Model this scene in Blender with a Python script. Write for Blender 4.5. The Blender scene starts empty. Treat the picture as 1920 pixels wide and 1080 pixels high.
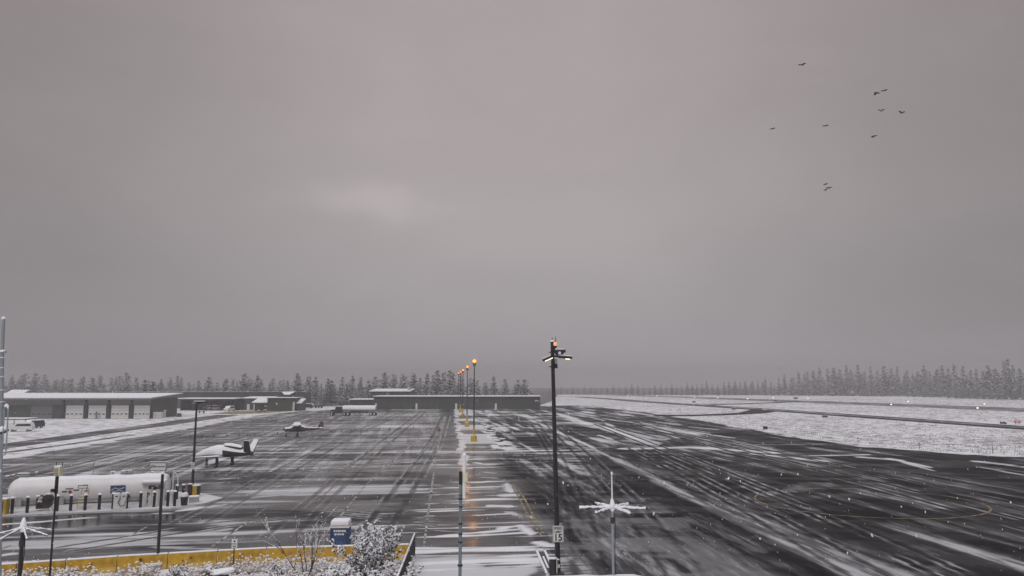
import bpy, bmesh, math, random
import numpy as np
from mathutils import Vector, Matrix
rnd = random.Random(11)
PI = math.pi
sc = bpy.context.scene
COL = sc.collection

# ------------------------------------------------------------------ camera
FPX, CX, HZ, CAMZ = 1400.0, 960.0, 718.0, 10.0          # focal length in px of the 1920 frame
PITCH = math.atan((HZ - 540.0) / FPX)
cam = bpy.data.objects.new("camera", bpy.data.cameras.new("camera"))
COL.objects.link(cam)
cam.location = (0, 0, CAMZ)
cam.rotation_euler = (PI / 2 + PITCH, 0, 0)
cam.data.sensor_width = 36.0
cam.data.lens = FPX / 1920.0 * 36.0
cam.data.clip_start = 0.2
cam.data.clip_end = 9000
sc.camera = cam

# ------------------------------------------------------------------ render settings
sc.view_settings.view_transform = 'Standard'
sc.view_settings.look = 'None'
sc.view_settings.gamma = 1.0
sc.view_settings.use_curve_mapping = False
sc.view_settings.exposure = 0.0
sc.render.engine = 'CYCLES'
sc.cycles.use_denoising = True
sc.cycles.volume_bounces = 3
sc.cycles.max_bounces = 6
sc.cycles.sample_clamp_indirect = 4.0

# ------------------------------------------------------------------ sky and sun (overcast)
SUN_EL, SUN_AZ = 48.0, 200.0
world = bpy.data.worlds.new("World")
sc.world = world
world.use_nodes = True
wn, wl = world.node_tree.nodes, world.node_tree.links
wn.clear()
def wnode(t, **kw):
    n = wn.new(t)
    for k, v in kw.items(): setattr(n, k, v)
    return n
out = wnode('ShaderNodeOutputWorld'); bg = wnode('ShaderNodeBackground')
bg.inputs['Strength'].default_value = 0.10
sky = wnode('ShaderNodeTexSky', sky_type='NISHITA', sun_disc=False)
sky.sun_elevation = math.radians(SUN_EL); sky.sun_rotation = math.radians(SUN_AZ)
sky.dust_density = 4.0; sky.air_density = 1.0
tc = wnode('ShaderNodeTexCoord')
sep = wnode('ShaderNodeSeparateXYZ'); wl.new(tc.outputs['Generated'], sep.inputs[0])
ramp = wnode('ShaderNodeValToRGB')
el = ramp.color_ramp.elements
def lin(c): return tuple((v / 255 / 12.92 if v / 255 <= 0.04045 else ((v / 255 + 0.055) / 1.055) ** 2.4) for v in c)
stops = [(0.0, lin((151, 146, 149)), 1.0), (0.10, lin((154, 149, 151)), 1.0), (0.22, lin((161, 154, 154)), 1.0), (0.36, lin((158, 150, 150)), 1.0),
         (0.52, lin((157, 149, 149)), 1.0), (0.75, lin((205, 205, 212)), 1.0), (1.0, lin((248, 249, 255)), 1.0)]
el[0].position = 0.0; el[1].position = 1.0
for i, (p, c, k) in enumerate(stops):
    e = el[0] if i == 0 else (el[len(el) - 1] if i == len(stops) - 1 else el.new(p))
    e.position = p; e.color = (*c, 1)
wl.new(sep.outputs['Z'], ramp.inputs[0])
# soft cloud mottling
mp = wnode('ShaderNodeMapping'); mp.inputs['Scale'].default_value = (1.3, 1.3, 3.2)
wl.new(tc.outputs['Generated'], mp.inputs[0])
nz = wnode('ShaderNodeTexNoise'); nz.inputs['Scale'].default_value = 2.6; nz.inputs['Detail'].default_value = 7.0
nz.inputs['Roughness'].default_value = 0.56; nz.inputs['Distortion'].default_value = 0.6
wl.new(mp.outputs[0], nz.inputs['Vector'])
mr = wnode('ShaderNodeMapRange'); mr.inputs['From Min'].default_value = 0.3; mr.inputs['From Max'].default_value = 0.7
mr.inputs['To Min'].default_value = 0.965; mr.inputs['To Max'].default_value = 1.035
wl.new(nz.outputs['Fac'], mr.inputs[0])
# thinner cloud, a brighter break ahead to the left
brk = Vector((-0.185, 0.955, 0.235)).normalized()
sub = wnode('ShaderNodeVectorMath', operation='SUBTRACT'); sub.inputs[1].default_value = brk
wob = wnode('ShaderNodeTexNoise'); wob.inputs['Scale'].default_value = 9.0; wob.inputs['Detail'].default_value = 5.0; wl.new(tc.outputs['Generated'], wob.inputs['Vector'])
wsub = wnode('ShaderNodeVectorMath', operation='MULTIPLY_ADD'); wsub.inputs[1].default_value = (.16, .16, .07); wl.new(wob.outputs['Color'], wsub.inputs[0]); wl.new(tc.outputs['Generated'], wsub.inputs[2])
woff = wnode('ShaderNodeVectorMath', operation='SUBTRACT'); woff.inputs[1].default_value = (.08, .08, .035); wl.new(wsub.outputs[0], woff.inputs[0])
wl.new(woff.outputs[0], sub.inputs[0])
scl = wnode('ShaderNodeVectorMath', operation='MULTIPLY'); scl.inputs[1].default_value = (9.5, 9.5, 40.0)
wl.new(sub.outputs[0], scl.inputs[0])
lng = wnode('ShaderNodeVectorMath', operation='LENGTH'); wl.new(scl.outputs[0], lng.inputs[0])
mb = wnode('ShaderNodeMapRange', interpolation_type='SMOOTHERSTEP')
mb.inputs['From Min'].default_value = 0.0; mb.inputs['From Max'].default_value = 1.5
mb.inputs['To Min'].default_value = 0.15; mb.inputs['To Max'].default_value = 0.0
wl.new(lng.outputs['Value'], mb.inputs[0])
# lens vignette put into the sky colour: darker towards the sides
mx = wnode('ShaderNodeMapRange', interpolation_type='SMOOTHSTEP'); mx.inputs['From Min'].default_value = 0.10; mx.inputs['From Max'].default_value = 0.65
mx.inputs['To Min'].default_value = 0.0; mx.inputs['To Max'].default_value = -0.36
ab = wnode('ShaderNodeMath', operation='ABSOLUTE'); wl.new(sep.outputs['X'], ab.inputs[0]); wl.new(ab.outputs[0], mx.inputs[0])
ad = wnode('ShaderNodeMath', operation='ADD'); wl.new(mr.outputs[0], ad.inputs[0]); wl.new(mb.outputs[0], ad.inputs[1])
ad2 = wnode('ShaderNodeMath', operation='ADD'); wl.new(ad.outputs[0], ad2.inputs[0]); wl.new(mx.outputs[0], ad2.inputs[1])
SKY_GAIN = 11.9
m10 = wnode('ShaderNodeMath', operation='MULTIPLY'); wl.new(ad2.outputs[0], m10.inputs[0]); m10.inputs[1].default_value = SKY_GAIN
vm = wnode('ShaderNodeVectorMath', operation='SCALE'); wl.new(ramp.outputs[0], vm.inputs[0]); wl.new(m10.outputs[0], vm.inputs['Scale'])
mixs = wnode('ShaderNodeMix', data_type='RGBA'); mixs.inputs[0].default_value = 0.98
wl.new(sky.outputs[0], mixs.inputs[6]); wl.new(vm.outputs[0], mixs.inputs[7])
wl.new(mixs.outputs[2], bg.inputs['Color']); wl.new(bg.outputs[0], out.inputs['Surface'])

sun = bpy.data.objects.new("sun", bpy.data.lights.new("sun", 'SUN'))
COL.objects.link(sun)
sun.data.energy = 1.0
sun.data.angle = math.radians(25)
sun.data.color = (1.0, 0.965, 0.95)
_a, _e = math.radians(SUN_AZ), math.radians(SUN_EL)
sdir = Vector((math.sin(_a) * math.cos(_e), math.cos(_a) * math.cos(_e), math.sin(_e)))
sun.rotation_euler = (-sdir).to_track_quat('-Z', 'Y').to_euler()

# ------------------------------------------------------------------ surveying helpers
_F = Vector((0, math.cos(PITCH), math.sin(PITCH))); _U = Vector((0, -math.sin(PITCH), math.cos(PITCH))); _R = Vector((1, 0, 0))
def ray(px, py):
    px, py = float(px), float(py)
    return _F + (px - CX) / FPX * _R + (540.0 - py) / FPX * _U
def gnd(px, py, z=0.0):
    z = float(z)
    d = ray(px, py); t = (z - CAMZ) / d.z
    return Vector((d.x * t, d.y * t, z))
def far(px, py, Y):
    Y = float(Y)
    d = ray(px, py); t = Y / d.y
    return Vector((d.x * t, Y, CAMZ + d.z * t))
AP = math.radians(4.7)                                   # heading of the apron grid
UX, UY = -math.sin(AP), math.cos(AP)
def to_uv(x, y): return (x * UX + y * UY, x * UY - y * UX)   # u along the apron, v across
def from_uv(u, v): return (u * UX + v * UY, u * UY - v * UX)

# ------------------------------------------------------------------ materials
def new_mat(name):
    m = bpy.data.materials.new(name); m.use_nodes = True
    return m, m.node_tree.nodes, m.node_tree.links, m.node_tree.nodes['Principled BSDF']
def mat(name, col, rough=0.6, metal=0.0, var=0.12, scale=3.0, bump=0.0, spec=0.5):
    m, n, l, b = new_mat(name)
    b.inputs['Roughness'].default_value = rough; b.inputs['Metallic'].default_value = metal
    b.inputs['Specular IOR Level'].default_value = spec
    t = n.new('ShaderNodeTexCoord'); z = n.new('ShaderNodeTexNoise'); z.inputs['Scale'].default_value = scale; z.inputs['Detail'].default_value = 6
    l.new(t.outputs['Object'], z.inputs['Vector'])
    r = n.new('ShaderNodeMapRange'); r.inputs['From Min'].default_value = 0.3; r.inputs['From Max'].default_value = 0.7
    r.inputs['To Min'].default_value = 1 - var; r.inputs['To Max'].default_value = 1 + var
    l.new(z.outputs['Fac'], r.inputs[0])
    s = n.new('ShaderNodeVectorMath'); s.operation = 'SCALE'; s.inputs[0].default_value = col
    l.new(r.outputs[0], s.inputs['Scale']); l.new(s.outputs[0], b.inputs['Base Color'])
    if bump:
        bp = n.new('ShaderNodeBump'); bp.inputs['Strength'].default_value = bump; bp.inputs['Distance'].default_value = 0.03
        l.new(z.outputs['Fac'], bp.inputs['Height']); l.new(bp.outputs[0], b.inputs['Normal'])
    return m
def glow(name, col, strength):
    m, n, l, b = new_mat(name)
    b.inputs['Base Color'].default_value = (*col, 1)
    b.inputs['Emission Color'].default_value = (*col, 1); b.inputs['Emission Strength'].default_value = strength
    return m
SNOW = mat('fresh_snow', (0.84, 0.84, 0.87), 0.75, var=0.05, scale=5, bump=0.35, spec=0.2)
BLACK = mat('black_paint', (0.012, 0.012, 0.014), 0.45, var=0.3)
DARK = mat('dark_metal', (0.03, 0.03, 0.033), 0.5, var=0.3)
GREY = mat('galvanised_steel', (0.30, 0.33, 0.35), 0.45, 0.5, var=0.15, scale=8)
WHITEP = mat('white_paint', (0.70, 0.69, 0.68), 0.45, var=0.06)
WHITEM = mat('white_plate', (0.74, 0.74, 0.72), 0.5, var=0.04)
YELLOW = mat('safety_yellow', (0.48, 0.31, 0.03), 0.55, var=0.18, scale=2.5)
OCHRE = mat('barrier_yellow', (0.50, 0.285, 0.008), 0.6, var=0.34, scale=2.6)
OCHRE2 = mat('barrier_foot_yellow', (0.46, 0.29, 0.06), 0.7, var=0.22, scale=1.6)
CONC = mat('concrete', (0.33, 0.32, 0.31), 0.85, var=0.2, scale=2)
RUBBER = mat('rubber', (0.012, 0.012, 0.012), 0.8)
GLASS = mat('dark_window', (0.015, 0.018, 0.02), 0.12, var=0.1)
RED = mat('red_paint', (0.30, 0.035, 0.03), 0.5)
MAROON = mat('maroon_paint', (0.045, 0.018, 0.018), 0.5)
BROWN = mat('brown_grey_paint', (0.09, 0.07, 0.068), 0.5)
BLUE = mat('blue_plastic', (0.012, 0.045, 0.16), 0.45, var=0.15)
SIGNBLUE = mat('blue_sign', (0.03, 0.07, 0.17), 0.5, var=0.5, scale=6)
TANKW = mat('tank_white', (0.74, 0.72, 0.725), 0.45, var=0.07, scale=0.9)
CREAM = mat('cream_louvre', (0.62, 0.60, 0.42), 0.6)
BARK = mat('bark', (0.055, 0.045, 0.04), 0.9, var=0.35, scale=4)
TWIG = mat('twig', (0.045, 0.034, 0.028), 0.9, var=0.35, scale=4)
STEELBL = mat('blue_grey_steel', (0.16, 0.21, 0.23), 0.45, 0.3)
ORANGE_LAMP = glow('sodium_lamp', (1.0, 0.14, 0.012), 5.5)
WARM_LAMP = glow('warm_led', (1.0, 0.88, 0.66), 1.6)
RED_LAMP = glow('beacon_lamp', (1.0, 0.16, 0.06), 2.6)
EDGE_LAMP = glow('edge_lamp', (1.0, 0.90, 0.82), 3.2)
ORANGE_SMALL = glow('sodium_lamp_far', (1.0, 0.17, 0.02), 2.4)

def siding(name, col, pitch=0.45, rough=0.55):
    m, n, l, b = new_mat(name)
    b.inputs['Roughness'].default_value = rough
    t = n.new('ShaderNodeTexCoord')
    sx = n.new('ShaderNodeSeparateXYZ'); l.new(t.outputs['Object'], sx.inputs[0])
    adn = n.new('ShaderNodeMath'); adn.operation = 'ADD'; l.new(sx.outputs[0], adn.inputs[0]); l.new(sx.outputs[1], adn.inputs[1])
    w = n.new('ShaderNodeMath'); w.operation = 'MULTIPLY'; w.inputs[1].default_value = 1 / pitch; l.new(adn.outputs[0], w.inputs[0])
    fr = n.new('ShaderNodeMath'); fr.operation = 'PINGPONG'; fr.inputs[1].default_value = 1.0; l.new(w.outputs[0], fr.inputs[0])
    bp = n.new('ShaderNodeBump'); bp.inputs['Strength'].default_value = 0.6; bp.inputs['Distance'].default_value = 0.04
    l.new(fr.outputs[0], bp.inputs['Height']); l.new(bp.outputs[0], b.inputs['Normal'])
    z = n.new('ShaderNodeTexNoise'); z.inputs['Scale'].default_value = 0.25; z.inputs['Detail'].default_value = 7
    l.new(t.outputs['Object'], z.inputs['Vector'])
    r = n.new('ShaderNodeMapRange'); r.inputs['From Min'].default_value = 0.3; r.inputs['From Max'].default_value = 0.7
    r.inputs['To Min'].default_value = 0.8; r.inputs['To Max'].default_value = 1.2; l.new(z.outputs['Fac'], r.inputs[0])
    s = n.new('ShaderNodeVectorMath'); s.operation = 'SCALE'; s.inputs[0].default_value = col
    l.new(r.outputs[0], s.inputs['Scale']); l.new(s.outputs[0], b.inputs['Base Color'])
    return m
SIDE_G = siding('green_grey_siding', (0.050, 0.062, 0.054))
SIDE_D = siding('slate_siding', (0.050, 0.060, 0.064))
SIDE_L = siding('light_grey_siding', (0.10, 0.108, 0.105))
TRIM = mat('dark_trim', (0.030, 0.034, 0.034), 0.6)
FASCIA = mat('grey_fascia', (0.16, 0.165, 0.165), 0.6)

# ------------------------------------------------------------------ mesh helpers
class MB:
    def __init__(s): s.bm = bmesh.new(); s.mi = 0
    def face(s, vs):
        f = s.bm.faces.new(vs); f.material_index = s.mi; return f
    def box(s, c, size, rz=0, bev=0.0, rx=0, ry=0):
        M = Matrix.Translation(c) @ Matrix.Rotation(rz, 4, 'Z') @ Matrix.Rotation(ry, 4, 'Y') @ Matrix.Rotation(rx, 4, 'X')
        hx, hy, hz = [q / 2 for q in size]
        vs = [s.bm.verts.new(M @ Vector((x * hx, y * hy, z * hz))) for x in (-1, 1) for y in (-1, 1) for z in (-1, 1)]
        fs = [s.face([vs[i] for i in q]) for q in ((0, 1, 3, 2), (4, 6, 7, 5), (0, 4, 5, 1), (2, 3, 7, 6), (0, 2, 6, 4), (1, 5, 7, 3))]
        if bev:
            es = list({e for f in fs for e in f.edges})
            bmesh.ops.bevel(s.bm, geom=es, offset=bev, segments=2, affect='EDGES', profile=0.5)
        return s
    def ring(s, c, ax, r, n, ref=None, r2=None, a0=0.0, a1=2 * PI, closed=True):
        ax = ax.normalized(); ref = ref or (Vector((0, 0, 1)) if abs(ax.z) < 0.9 else Vector((1, 0, 0)))
        e1 = ax.cross(ref).normalized(); e2 = e1.cross(ax)
        k = n if closed else n + 1
        return [s.bm.verts.new(c + e1 * r * math.cos(a0 + (a1 - a0) * i / n) + e2 * (r2 or r) * math.sin(a0 + (a1 - a0) * i / n)) for i in range(k)]
    def skin(s, rings, cap=True, closed=True):
        for a, b in zip(rings, rings[1:]):
            n = len(a)
            for i in range(n if closed else n - 1):
                j = (i + 1) % n
                s.face((a[i], a[j], b[j], b[i]))
        if cap and closed:
            s.face(list(reversed(rings[0]))); s.face(rings[-1])
        return s
    def cyl(s, p0, p1, r0, r1=None, n=12):
        p0, p1 = Vector(p0), Vector(p1); r1 = r0 if r1 is None else r1
        ax = p1 - p0
        return s.skin([s.ring(p0, ax, r0, n), s.ring(p1, ax, r1, n)])
    def tube(s, pts, r, n=8):
        pts = [Vector(p) for p in pts]; rs = r if isinstance(r, (list, tuple)) else [r] * len(pts)
        rings = []
        for i, p in enumerate(pts):
            ax = (pts[min(i + 1, len(pts) - 1)] - pts[max(i - 1, 0)])
            rings.append(s.ring(p, ax, rs[i], n))
        return s.skin(rings)
    def lathe(s, prof, c=(0, 0, 0), ax=(0, 0, 1), n=20):
        c, ax = Vector(c), Vector(ax).normalized()
        return s.skin([s.ring(c + ax * h, ax, max(r, 1e-3), n) for h, r in prof])
    def prism(s, pts, y0, y1):            # outline in xz, extruded along y
        a = [s.bm.verts.new((x, y0, z)) for x, z in pts]; b = [s.bm.verts.new((x, y1, z)) for x, z in pts]
        s.skin([a, b]); return s
    def slab(s, pts, z0, z1):             # outline in xy, extruded along z
        a = [s.bm.verts.new((p[0], p[1], z0)) for p in pts]; b = [s.bm.verts.new((p[0], p[1], z1)) for p in pts]
        s.skin([a, b]); return s
    def sheet(s, pts):
        s.face([s.bm.verts.new(p) for p in pts]); return s
    def build(s, name, m, parent=None, smooth=False, loc=None):
        me = bpy.data.meshes.new(name)
        bmesh.ops.recalc_face_normals(s.bm, faces=s.bm.faces)
        s.bm.to_mesh(me); s.bm.free()
        for q in (m if isinstance(m, (list, tuple)) else [m]): me.materials.append(q)
        if smooth:
            me.polygons.foreach_set('use_smooth', [True] * len(me.polygons))
            try: me.set_sharp_from_angle(angle=math.radians(40))
            except Exception: pass
        o = bpy.data.objects.new(name, me); COL.objects.link(o)
        if parent: o.parent = parent
        if loc is not None: o.location = loc
        return o
def tag(o, label=None, cat=None, group=None, kind=None):
    if label: o['label'] = label
    if cat: o['category'] = cat
    if group: o['group'] = group
    if kind: o['kind'] = kind
    return o
def thing(name, label, cat, loc=(0, 0, 0), rz=0.0, group=None):
    o = bpy.data.objects.new(name, None); COL.objects.link(o); o.empty_display_size = 0.3
    o.location = loc; o.rotation_euler = (0, 0, rz)
    return tag(o, label, cat, group)
def kids(o): return [c for c in ALL_CHILDREN(o)]
def ALL_CHILDREN(o): return list(o.children)
def dup(root, loc, rz, label, group=None, scale=None):
    r = root.copy(); COL.objects.link(r); r.location = loc; r.rotation_euler = (0, 0, rz)
    r['label'] = label
    if group: r['group'] = group
    if scale: r.scale = scale
    for ch in list(root.children):
        c = ch.copy(); COL.objects.link(c); c.parent = r
        for g in list(ch.children):
            d = g.copy(); COL.objects.link(d); d.parent = c
    return r
def text_mesh(name, body, size, m, parent, loc, rot, thick=0.004, shear=0.0, sx=1.0, align='CENTER', bold=0.0):
    cu = bpy.data.curves.new(name, 'FONT'); cu.body = body; cu.size = size; cu.align_x = align; cu.align_y = 'CENTER'
    cu.extrude = thick; cu.shear = shear; cu.offset = bold
    tmp = bpy.data.objects.new('tmp', cu); COL.objects.link(tmp)
    bpy.context.view_layer.update()
    me = bpy.data.meshes.new_from_object(tmp); bpy.data.objects.remove(tmp)
    me.materials.clear(); me.materials.append(m)
    o = bpy.data.objects.new(name, me); COL.objects.link(o); o.parent = parent
    o.location = loc; o.rotation_euler = rot; o.scale = (sx, 1, 1)
    return o
ORD = ['first', 'second', 'third', 'fourth', 'fifth', 'sixth', 'seventh', 'eighth', 'ninth', 'tenth', 'eleventh', 'twelfth',
       'thirteenth', 'fourteenth', 'fifteenth', 'sixteenth', 'seventeenth', 'eighteenth', 'nineteenth', 'twentieth',
       'twenty-first', 'twenty-second', 'twenty-third', 'twenty-fourth', 'twenty-fifth', 'twenty-sixth']

# ------------------------------------------------------------------ numpy noise
def vnoise(x, y, seed=0):
    xi, yi = np.floor(x).astype(np.int64), np.floor(y).astype(np.int64)
    fx, fy = x - xi, y - yi
    fx, fy = fx * fx * (3 - 2 * fx), fy * fy * (3 - 2 * fy)
    def h(a, b):
        n = (a * 374761393 + b * 668265263 + seed * 1442695041) & 0xFFFFFFFF
        n = ((n ^ (n >> 13)) * 1274126177) & 0xFFFFFFFF
        return ((n ^ (n >> 16)) & 0xFFFFFF) / float(0xFFFFFF)
    return (h(xi, yi) * (1 - fx) + h(xi + 1, yi) * fx) * (1 - fy) + (h(xi, yi + 1) * (1 - fx) + h(xi + 1, yi + 1) * fx) * fy
def fbm(x, y, seed=0, oct=3):
    t, a, s = 0, 1.0, 0
    for k in range(oct):
        t = t + a * vnoise(x * 2 ** k, y * 2 ** k, seed + k * 17); s += a; a *= 0.5
    return t / s
def sstep(a, b, x):
    t = np.clip((x - a) / (b - a), 0, 1); return t * t * (3 - 2 * t)
def segdist(X, Y, ax, ay, bx, by):
    dx, dy = bx - ax, by - ay; L2 = dx * dx + dy * dy + 1e-9
    t = np.clip(((X - ax) * dx + (Y - ay) * dy) / L2, 0, 1)
    return np.hypot(X - ax - t * dx, Y - ay - t * dy), t

# ================================================================== THE SETTING
def asphalt_mat(name, attr=True, base=(0.006, 0.0058, 0.0062), rough=0.3, snow_bias=0.0, sscale=(0.3, 0.3, 1)):
    m, n, l, b = new_mat(name)
    t = n.new('ShaderNodeTexCoord')
    def fnoise(sc_, k=1.0):
        f_ = n.new('ShaderNodeTexNoise'); f_.inputs['Scale'].default_value = k; f_.inputs['Detail'].default_value = 7; f_.inputs['Roughness'].default_value = 0.68
        m_ = n.new('ShaderNodeMapping'); m_.inputs['Scale'].default_value = sc_; l.new(t.outputs['Object'], m_.inputs[0]); l.new(m_.outputs[0], f_.inputs['Vector']); return f_.outputs['Fac']
    if attr:      # drifts lie across the stand on the left and along the line of travel on the right
        nA, nB = fnoise((0.35, 2.6, 1)), fnoise((2.4, 0.28, 1))
        wx = n.new('ShaderNodeAttribute'); wx.attribute_name = 'along'
        fm = n.new('ShaderNodeMix'); fm.data_type = 'FLOAT'; l.new(wx.outputs['Fac'], fm.inputs[0]); l.new(nA, fm.inputs[2]); l.new(nB, fm.inputs[3]); fineo = fm.outputs[0]
    else: fineo = fnoise(sscale, 2.2)
    big = n.new('ShaderNodeTexNoise'); big.inputs['Scale'].default_value = 0.12; big.inputs['Detail'].default_value = 5
    l.new(t.outputs['Object'], big.inputs['Vector'])
    grit = n.new('ShaderNodeTexNoise'); grit.inputs['Scale'].default_value = 9; grit.inputs['Detail'].default_value = 6
    l.new(t.outputs['Object'], grit.inputs['Vector'])
    if attr:
        a = n.new('ShaderNodeAttribute'); a.attribute_name = 'snow'; src = a.outputs['Fac']
        w = n.new('ShaderNodeAttribute'); w.attribute_name = 'rough'; rsrc = w.outputs['Fac']
    else:
        bm_ = n.new('ShaderNodeMapRange'); bm_.inputs['From Min'].default_value = 0.35; bm_.inputs['From Max'].default_value = 0.65
        bm_.inputs['To Min'].default_value = snow_bias - 0.25; bm_.inputs['To Max'].default_value = snow_bias + 0.25
        l.new(big.outputs['Fac'], bm_.inputs[0]); src = bm_.outputs[0]; rsrc = None
    k = n.new('ShaderNodeMapRange'); k.inputs['From Min'].default_value = 0.25; k.inputs['From Max'].default_value = 0.75
    k.inputs['To Min'].default_value = -0.32; k.inputs['To Max'].default_value = 0.32
    l.new(fineo, k.inputs[0])
    # cover breaks up into crisp lumps where it is thin
    s0 = n.new('ShaderNodeMath'); s0.operation = 'ADD'; l.new(src, s0.inputs[0]); l.new(k.outputs[0], s0.inputs[1])
    cv = n.new('ShaderNodeMapRange'); cv.interpolation_type = 'SMOOTHSTEP'; cv.inputs['From Min'].default_value = 0.10; cv.inputs['From Max'].default_value = 0.52; l.new(s0.outputs[0], cv.inputs[0])
    dn = n.new('ShaderNodeMath'); dn.operation = 'MULTIPLY_ADD'; l.new(src, dn.inputs[0]); dn.inputs[1].default_value = 0.86; dn.inputs[2].default_value = 0.10; dn.use_clamp = True
    s1 = n.new('ShaderNodeMath'); s1.operation = 'MULTIPLY'; l.new(cv.outputs[0], s1.inputs[0]); l.new(dn.outputs[0], s1.inputs[1])
    film = n.new('ShaderNodeMath'); film.operation = 'MULTIPLY'; l.new(src, film.inputs[0]); film.inputs[1].default_value = 0.30
    s = n.new('ShaderNodeMath'); s.operation = 'MAXIMUM'; s.use_clamp = True; l.new(s1.outputs[0], s.inputs[0]); l.new(film.outputs[0], s.inputs[1])
    ac = n.new('ShaderNodeMapRange'); ac.inputs['From Min'].default_value = 0.3; ac.inputs['From Max'].default_value = 0.7
    ac.inputs['To Min'].default_value = 0.65; ac.inputs['To Max'].default_value = 1.35; l.new(grit.outputs['Fac'], ac.inputs[0])
    sv = n.new('ShaderNodeVectorMath'); sv.operation = 'SCALE'; sv.inputs[0].default_value = base; l.new(ac.outputs[0], sv.inputs['Scale'])
    basec = sv.outputs[0]
    if attr:
        ga = n.new('ShaderNodeAttribute'); ga.attribute_name = 'slush'
        gk = n.new('ShaderNodeMath'); gk.operation = 'MULTIPLY_ADD'; l.new(k.outputs[0], gk.inputs[0]); gk.inputs[1].default_value = 1.5; l.new(ga.outputs['Fac'], gk.inputs[2])
        gr = n.new('ShaderNodeMapRange'); gr.inputs['From Min'].default_value = 0.2; gr.inputs['From Max'].default_value = 0.8; l.new(gk.outputs[0], gr.inputs[0])
        gm = n.new('ShaderNodeMix'); gm.data_type = 'RGBA'; l.new(gr.outputs[0], gm.inputs[0]); l.new(sv.outputs[0], gm.inputs[6]); gm.inputs[7].default_value = (0.135, 0.13, 0.136, 1); basec = gm.outputs[2]
    mx_ = n.new('ShaderNodeMix'); mx_.data_type = 'RGBA'; l.new(s.outputs[0], mx_.inputs[0]); l.new(basec, mx_.inputs[6])
    mx_.inputs[7].default_value = (0.80, 0.795, 0.815, 1); l.new(mx_.outputs[2], b.inputs['Base Color'])
    mr_ = n.new('ShaderNodeMix'); mr_.data_type = 'FLOAT'; l.new(s.outputs[0], mr_.inputs[0]); mr_.inputs[3].default_value = 0.85
    if rsrc: l.new(rsrc, mr_.inputs[2])
    else: mr_.inputs[2].default_value = rough
    l.new(mr_.outputs[0], b.inputs['Roughness'])
    b.inputs['IOR'].default_value = 1.33
    sp = n.new('ShaderNodeMix'); sp.data_type = 'FLOAT'; l.new(s.outputs[0], sp.inputs[0]); sp.inputs[2].default_value = 0.25; sp.inputs[3].default_value = 0.1
    if rsrc:
        sm = n.new('ShaderNodeMapRange'); sm.inputs['From Min'].default_value = 0.14; sm.inputs['From Max'].default_value = 0.42; sm.inputs['To Min'].default_value = 0.36; sm.inputs['To Max'].default_value = 0.02
        l.new(rsrc, sm.inputs[0]); l.new(sm.outputs[0], sp.inputs[2])
    l.new(sp.outputs[0], b.inputs['Specular IOR Level'])
    bp = n.new('ShaderNodeBump'); bp.inputs['Strength'].default_value = 0.10; bp.inputs['Distance'].default_value = 0.02
    l.new(grit.outputs['Fac'], bp.inputs['Height']); l.new(bp.outputs[0], b.inputs['Normal'])
    return m

def field_mat():
    m, n, l, b = new_mat('snowy_field')
    b.inputs['Roughness'].default_value = 0.85; b.inputs['Specular IOR Level'].default_value = 0.1
    t = n.new('ShaderNodeTexCoord')
    a = n.new('ShaderNodeTexNoise'); a.inputs['Scale'].default_value = 0.42; a.inputs['Detail'].default_value = 7; a.inputs['Roughness'].default_value = 0.62
    c = n.new('ShaderNodeTexNoise'); c.inputs['Scale'].default_value = 0.035; c.inputs['Detail'].default_value = 4
    l.new(t.outputs['Object'], a.inputs['Vector']); l.new(t.outputs['Object'], c.inputs['Vector'])
    ad_ = n.new('ShaderNodeMath'); ad_.operation = 'MULTIPLY_ADD'; ad_.inputs[1].default_value = 0.35; l.new(c.outputs['Fac'], ad_.inputs[0]); l.new(a.outputs['Fac'], ad_.inputs[2])
    r = n.new('ShaderNodeMapRange'); r.interpolation_type = 'SMOOTHSTEP'; r.inputs['From Min'].default_value = 0.66; r.inputs['From Max'].default_value = 0.80
    l.new(ad_.outputs[0], r.inputs[0])
    r2 = n.new('ShaderNodeMath'); r2.operation = 'MULTIPLY'; r2.inputs[1].default_value = 0.72; l.new(r.outputs[0], r2.inputs[0])
    mx_ = n.new('ShaderNodeMix'); mx_.data_type = 'RGBA'; l.new(r2.outputs[0], mx_.inputs[0])
    mx_.inputs[6].default_value = (0.79, 0.78, 0.81, 1); mx_.inputs[7].default_value = (0.15, 0.125, 0.11, 1)
    l.new(mx_.outputs[2], b.inputs['Base Color'])
    bp = n.new('ShaderNodeBump'); bp.inputs['Strength'].default_value = 0.5; bp.inputs['Distance'].default_value = 0.25
    l.new(a.outputs['Fac'], bp.inputs['Height']); l.new(bp.outputs[0], b.inputs['Normal'])
    return m
FIELD = field_mat()
APRON = asphalt_mat('wet_snowy_asphalt')
TAXI = asphalt_mat('wet_taxiway_asphalt', attr=False, base=(0.007, 0.007, 0.007), rough=0.85, snow_bias=-0.16)
RUNWAY = asphalt_mat('slushy_runway', attr=False, base=(0.05, 0.05, 0.05), rough=0.5, snow_bias=0.26)
TRACK = asphalt_mat('slushy_road', attr=False, base=(0.04, 0.04, 0.04), rough=0.45, snow_bias=0.16)

tag(MB().sheet([(-1500, -300, 0), (1500, -300, 0), (1500, 1500, 0), (-1500, 1500, 0)]).build('ground', FIELD), kind='structure')

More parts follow.
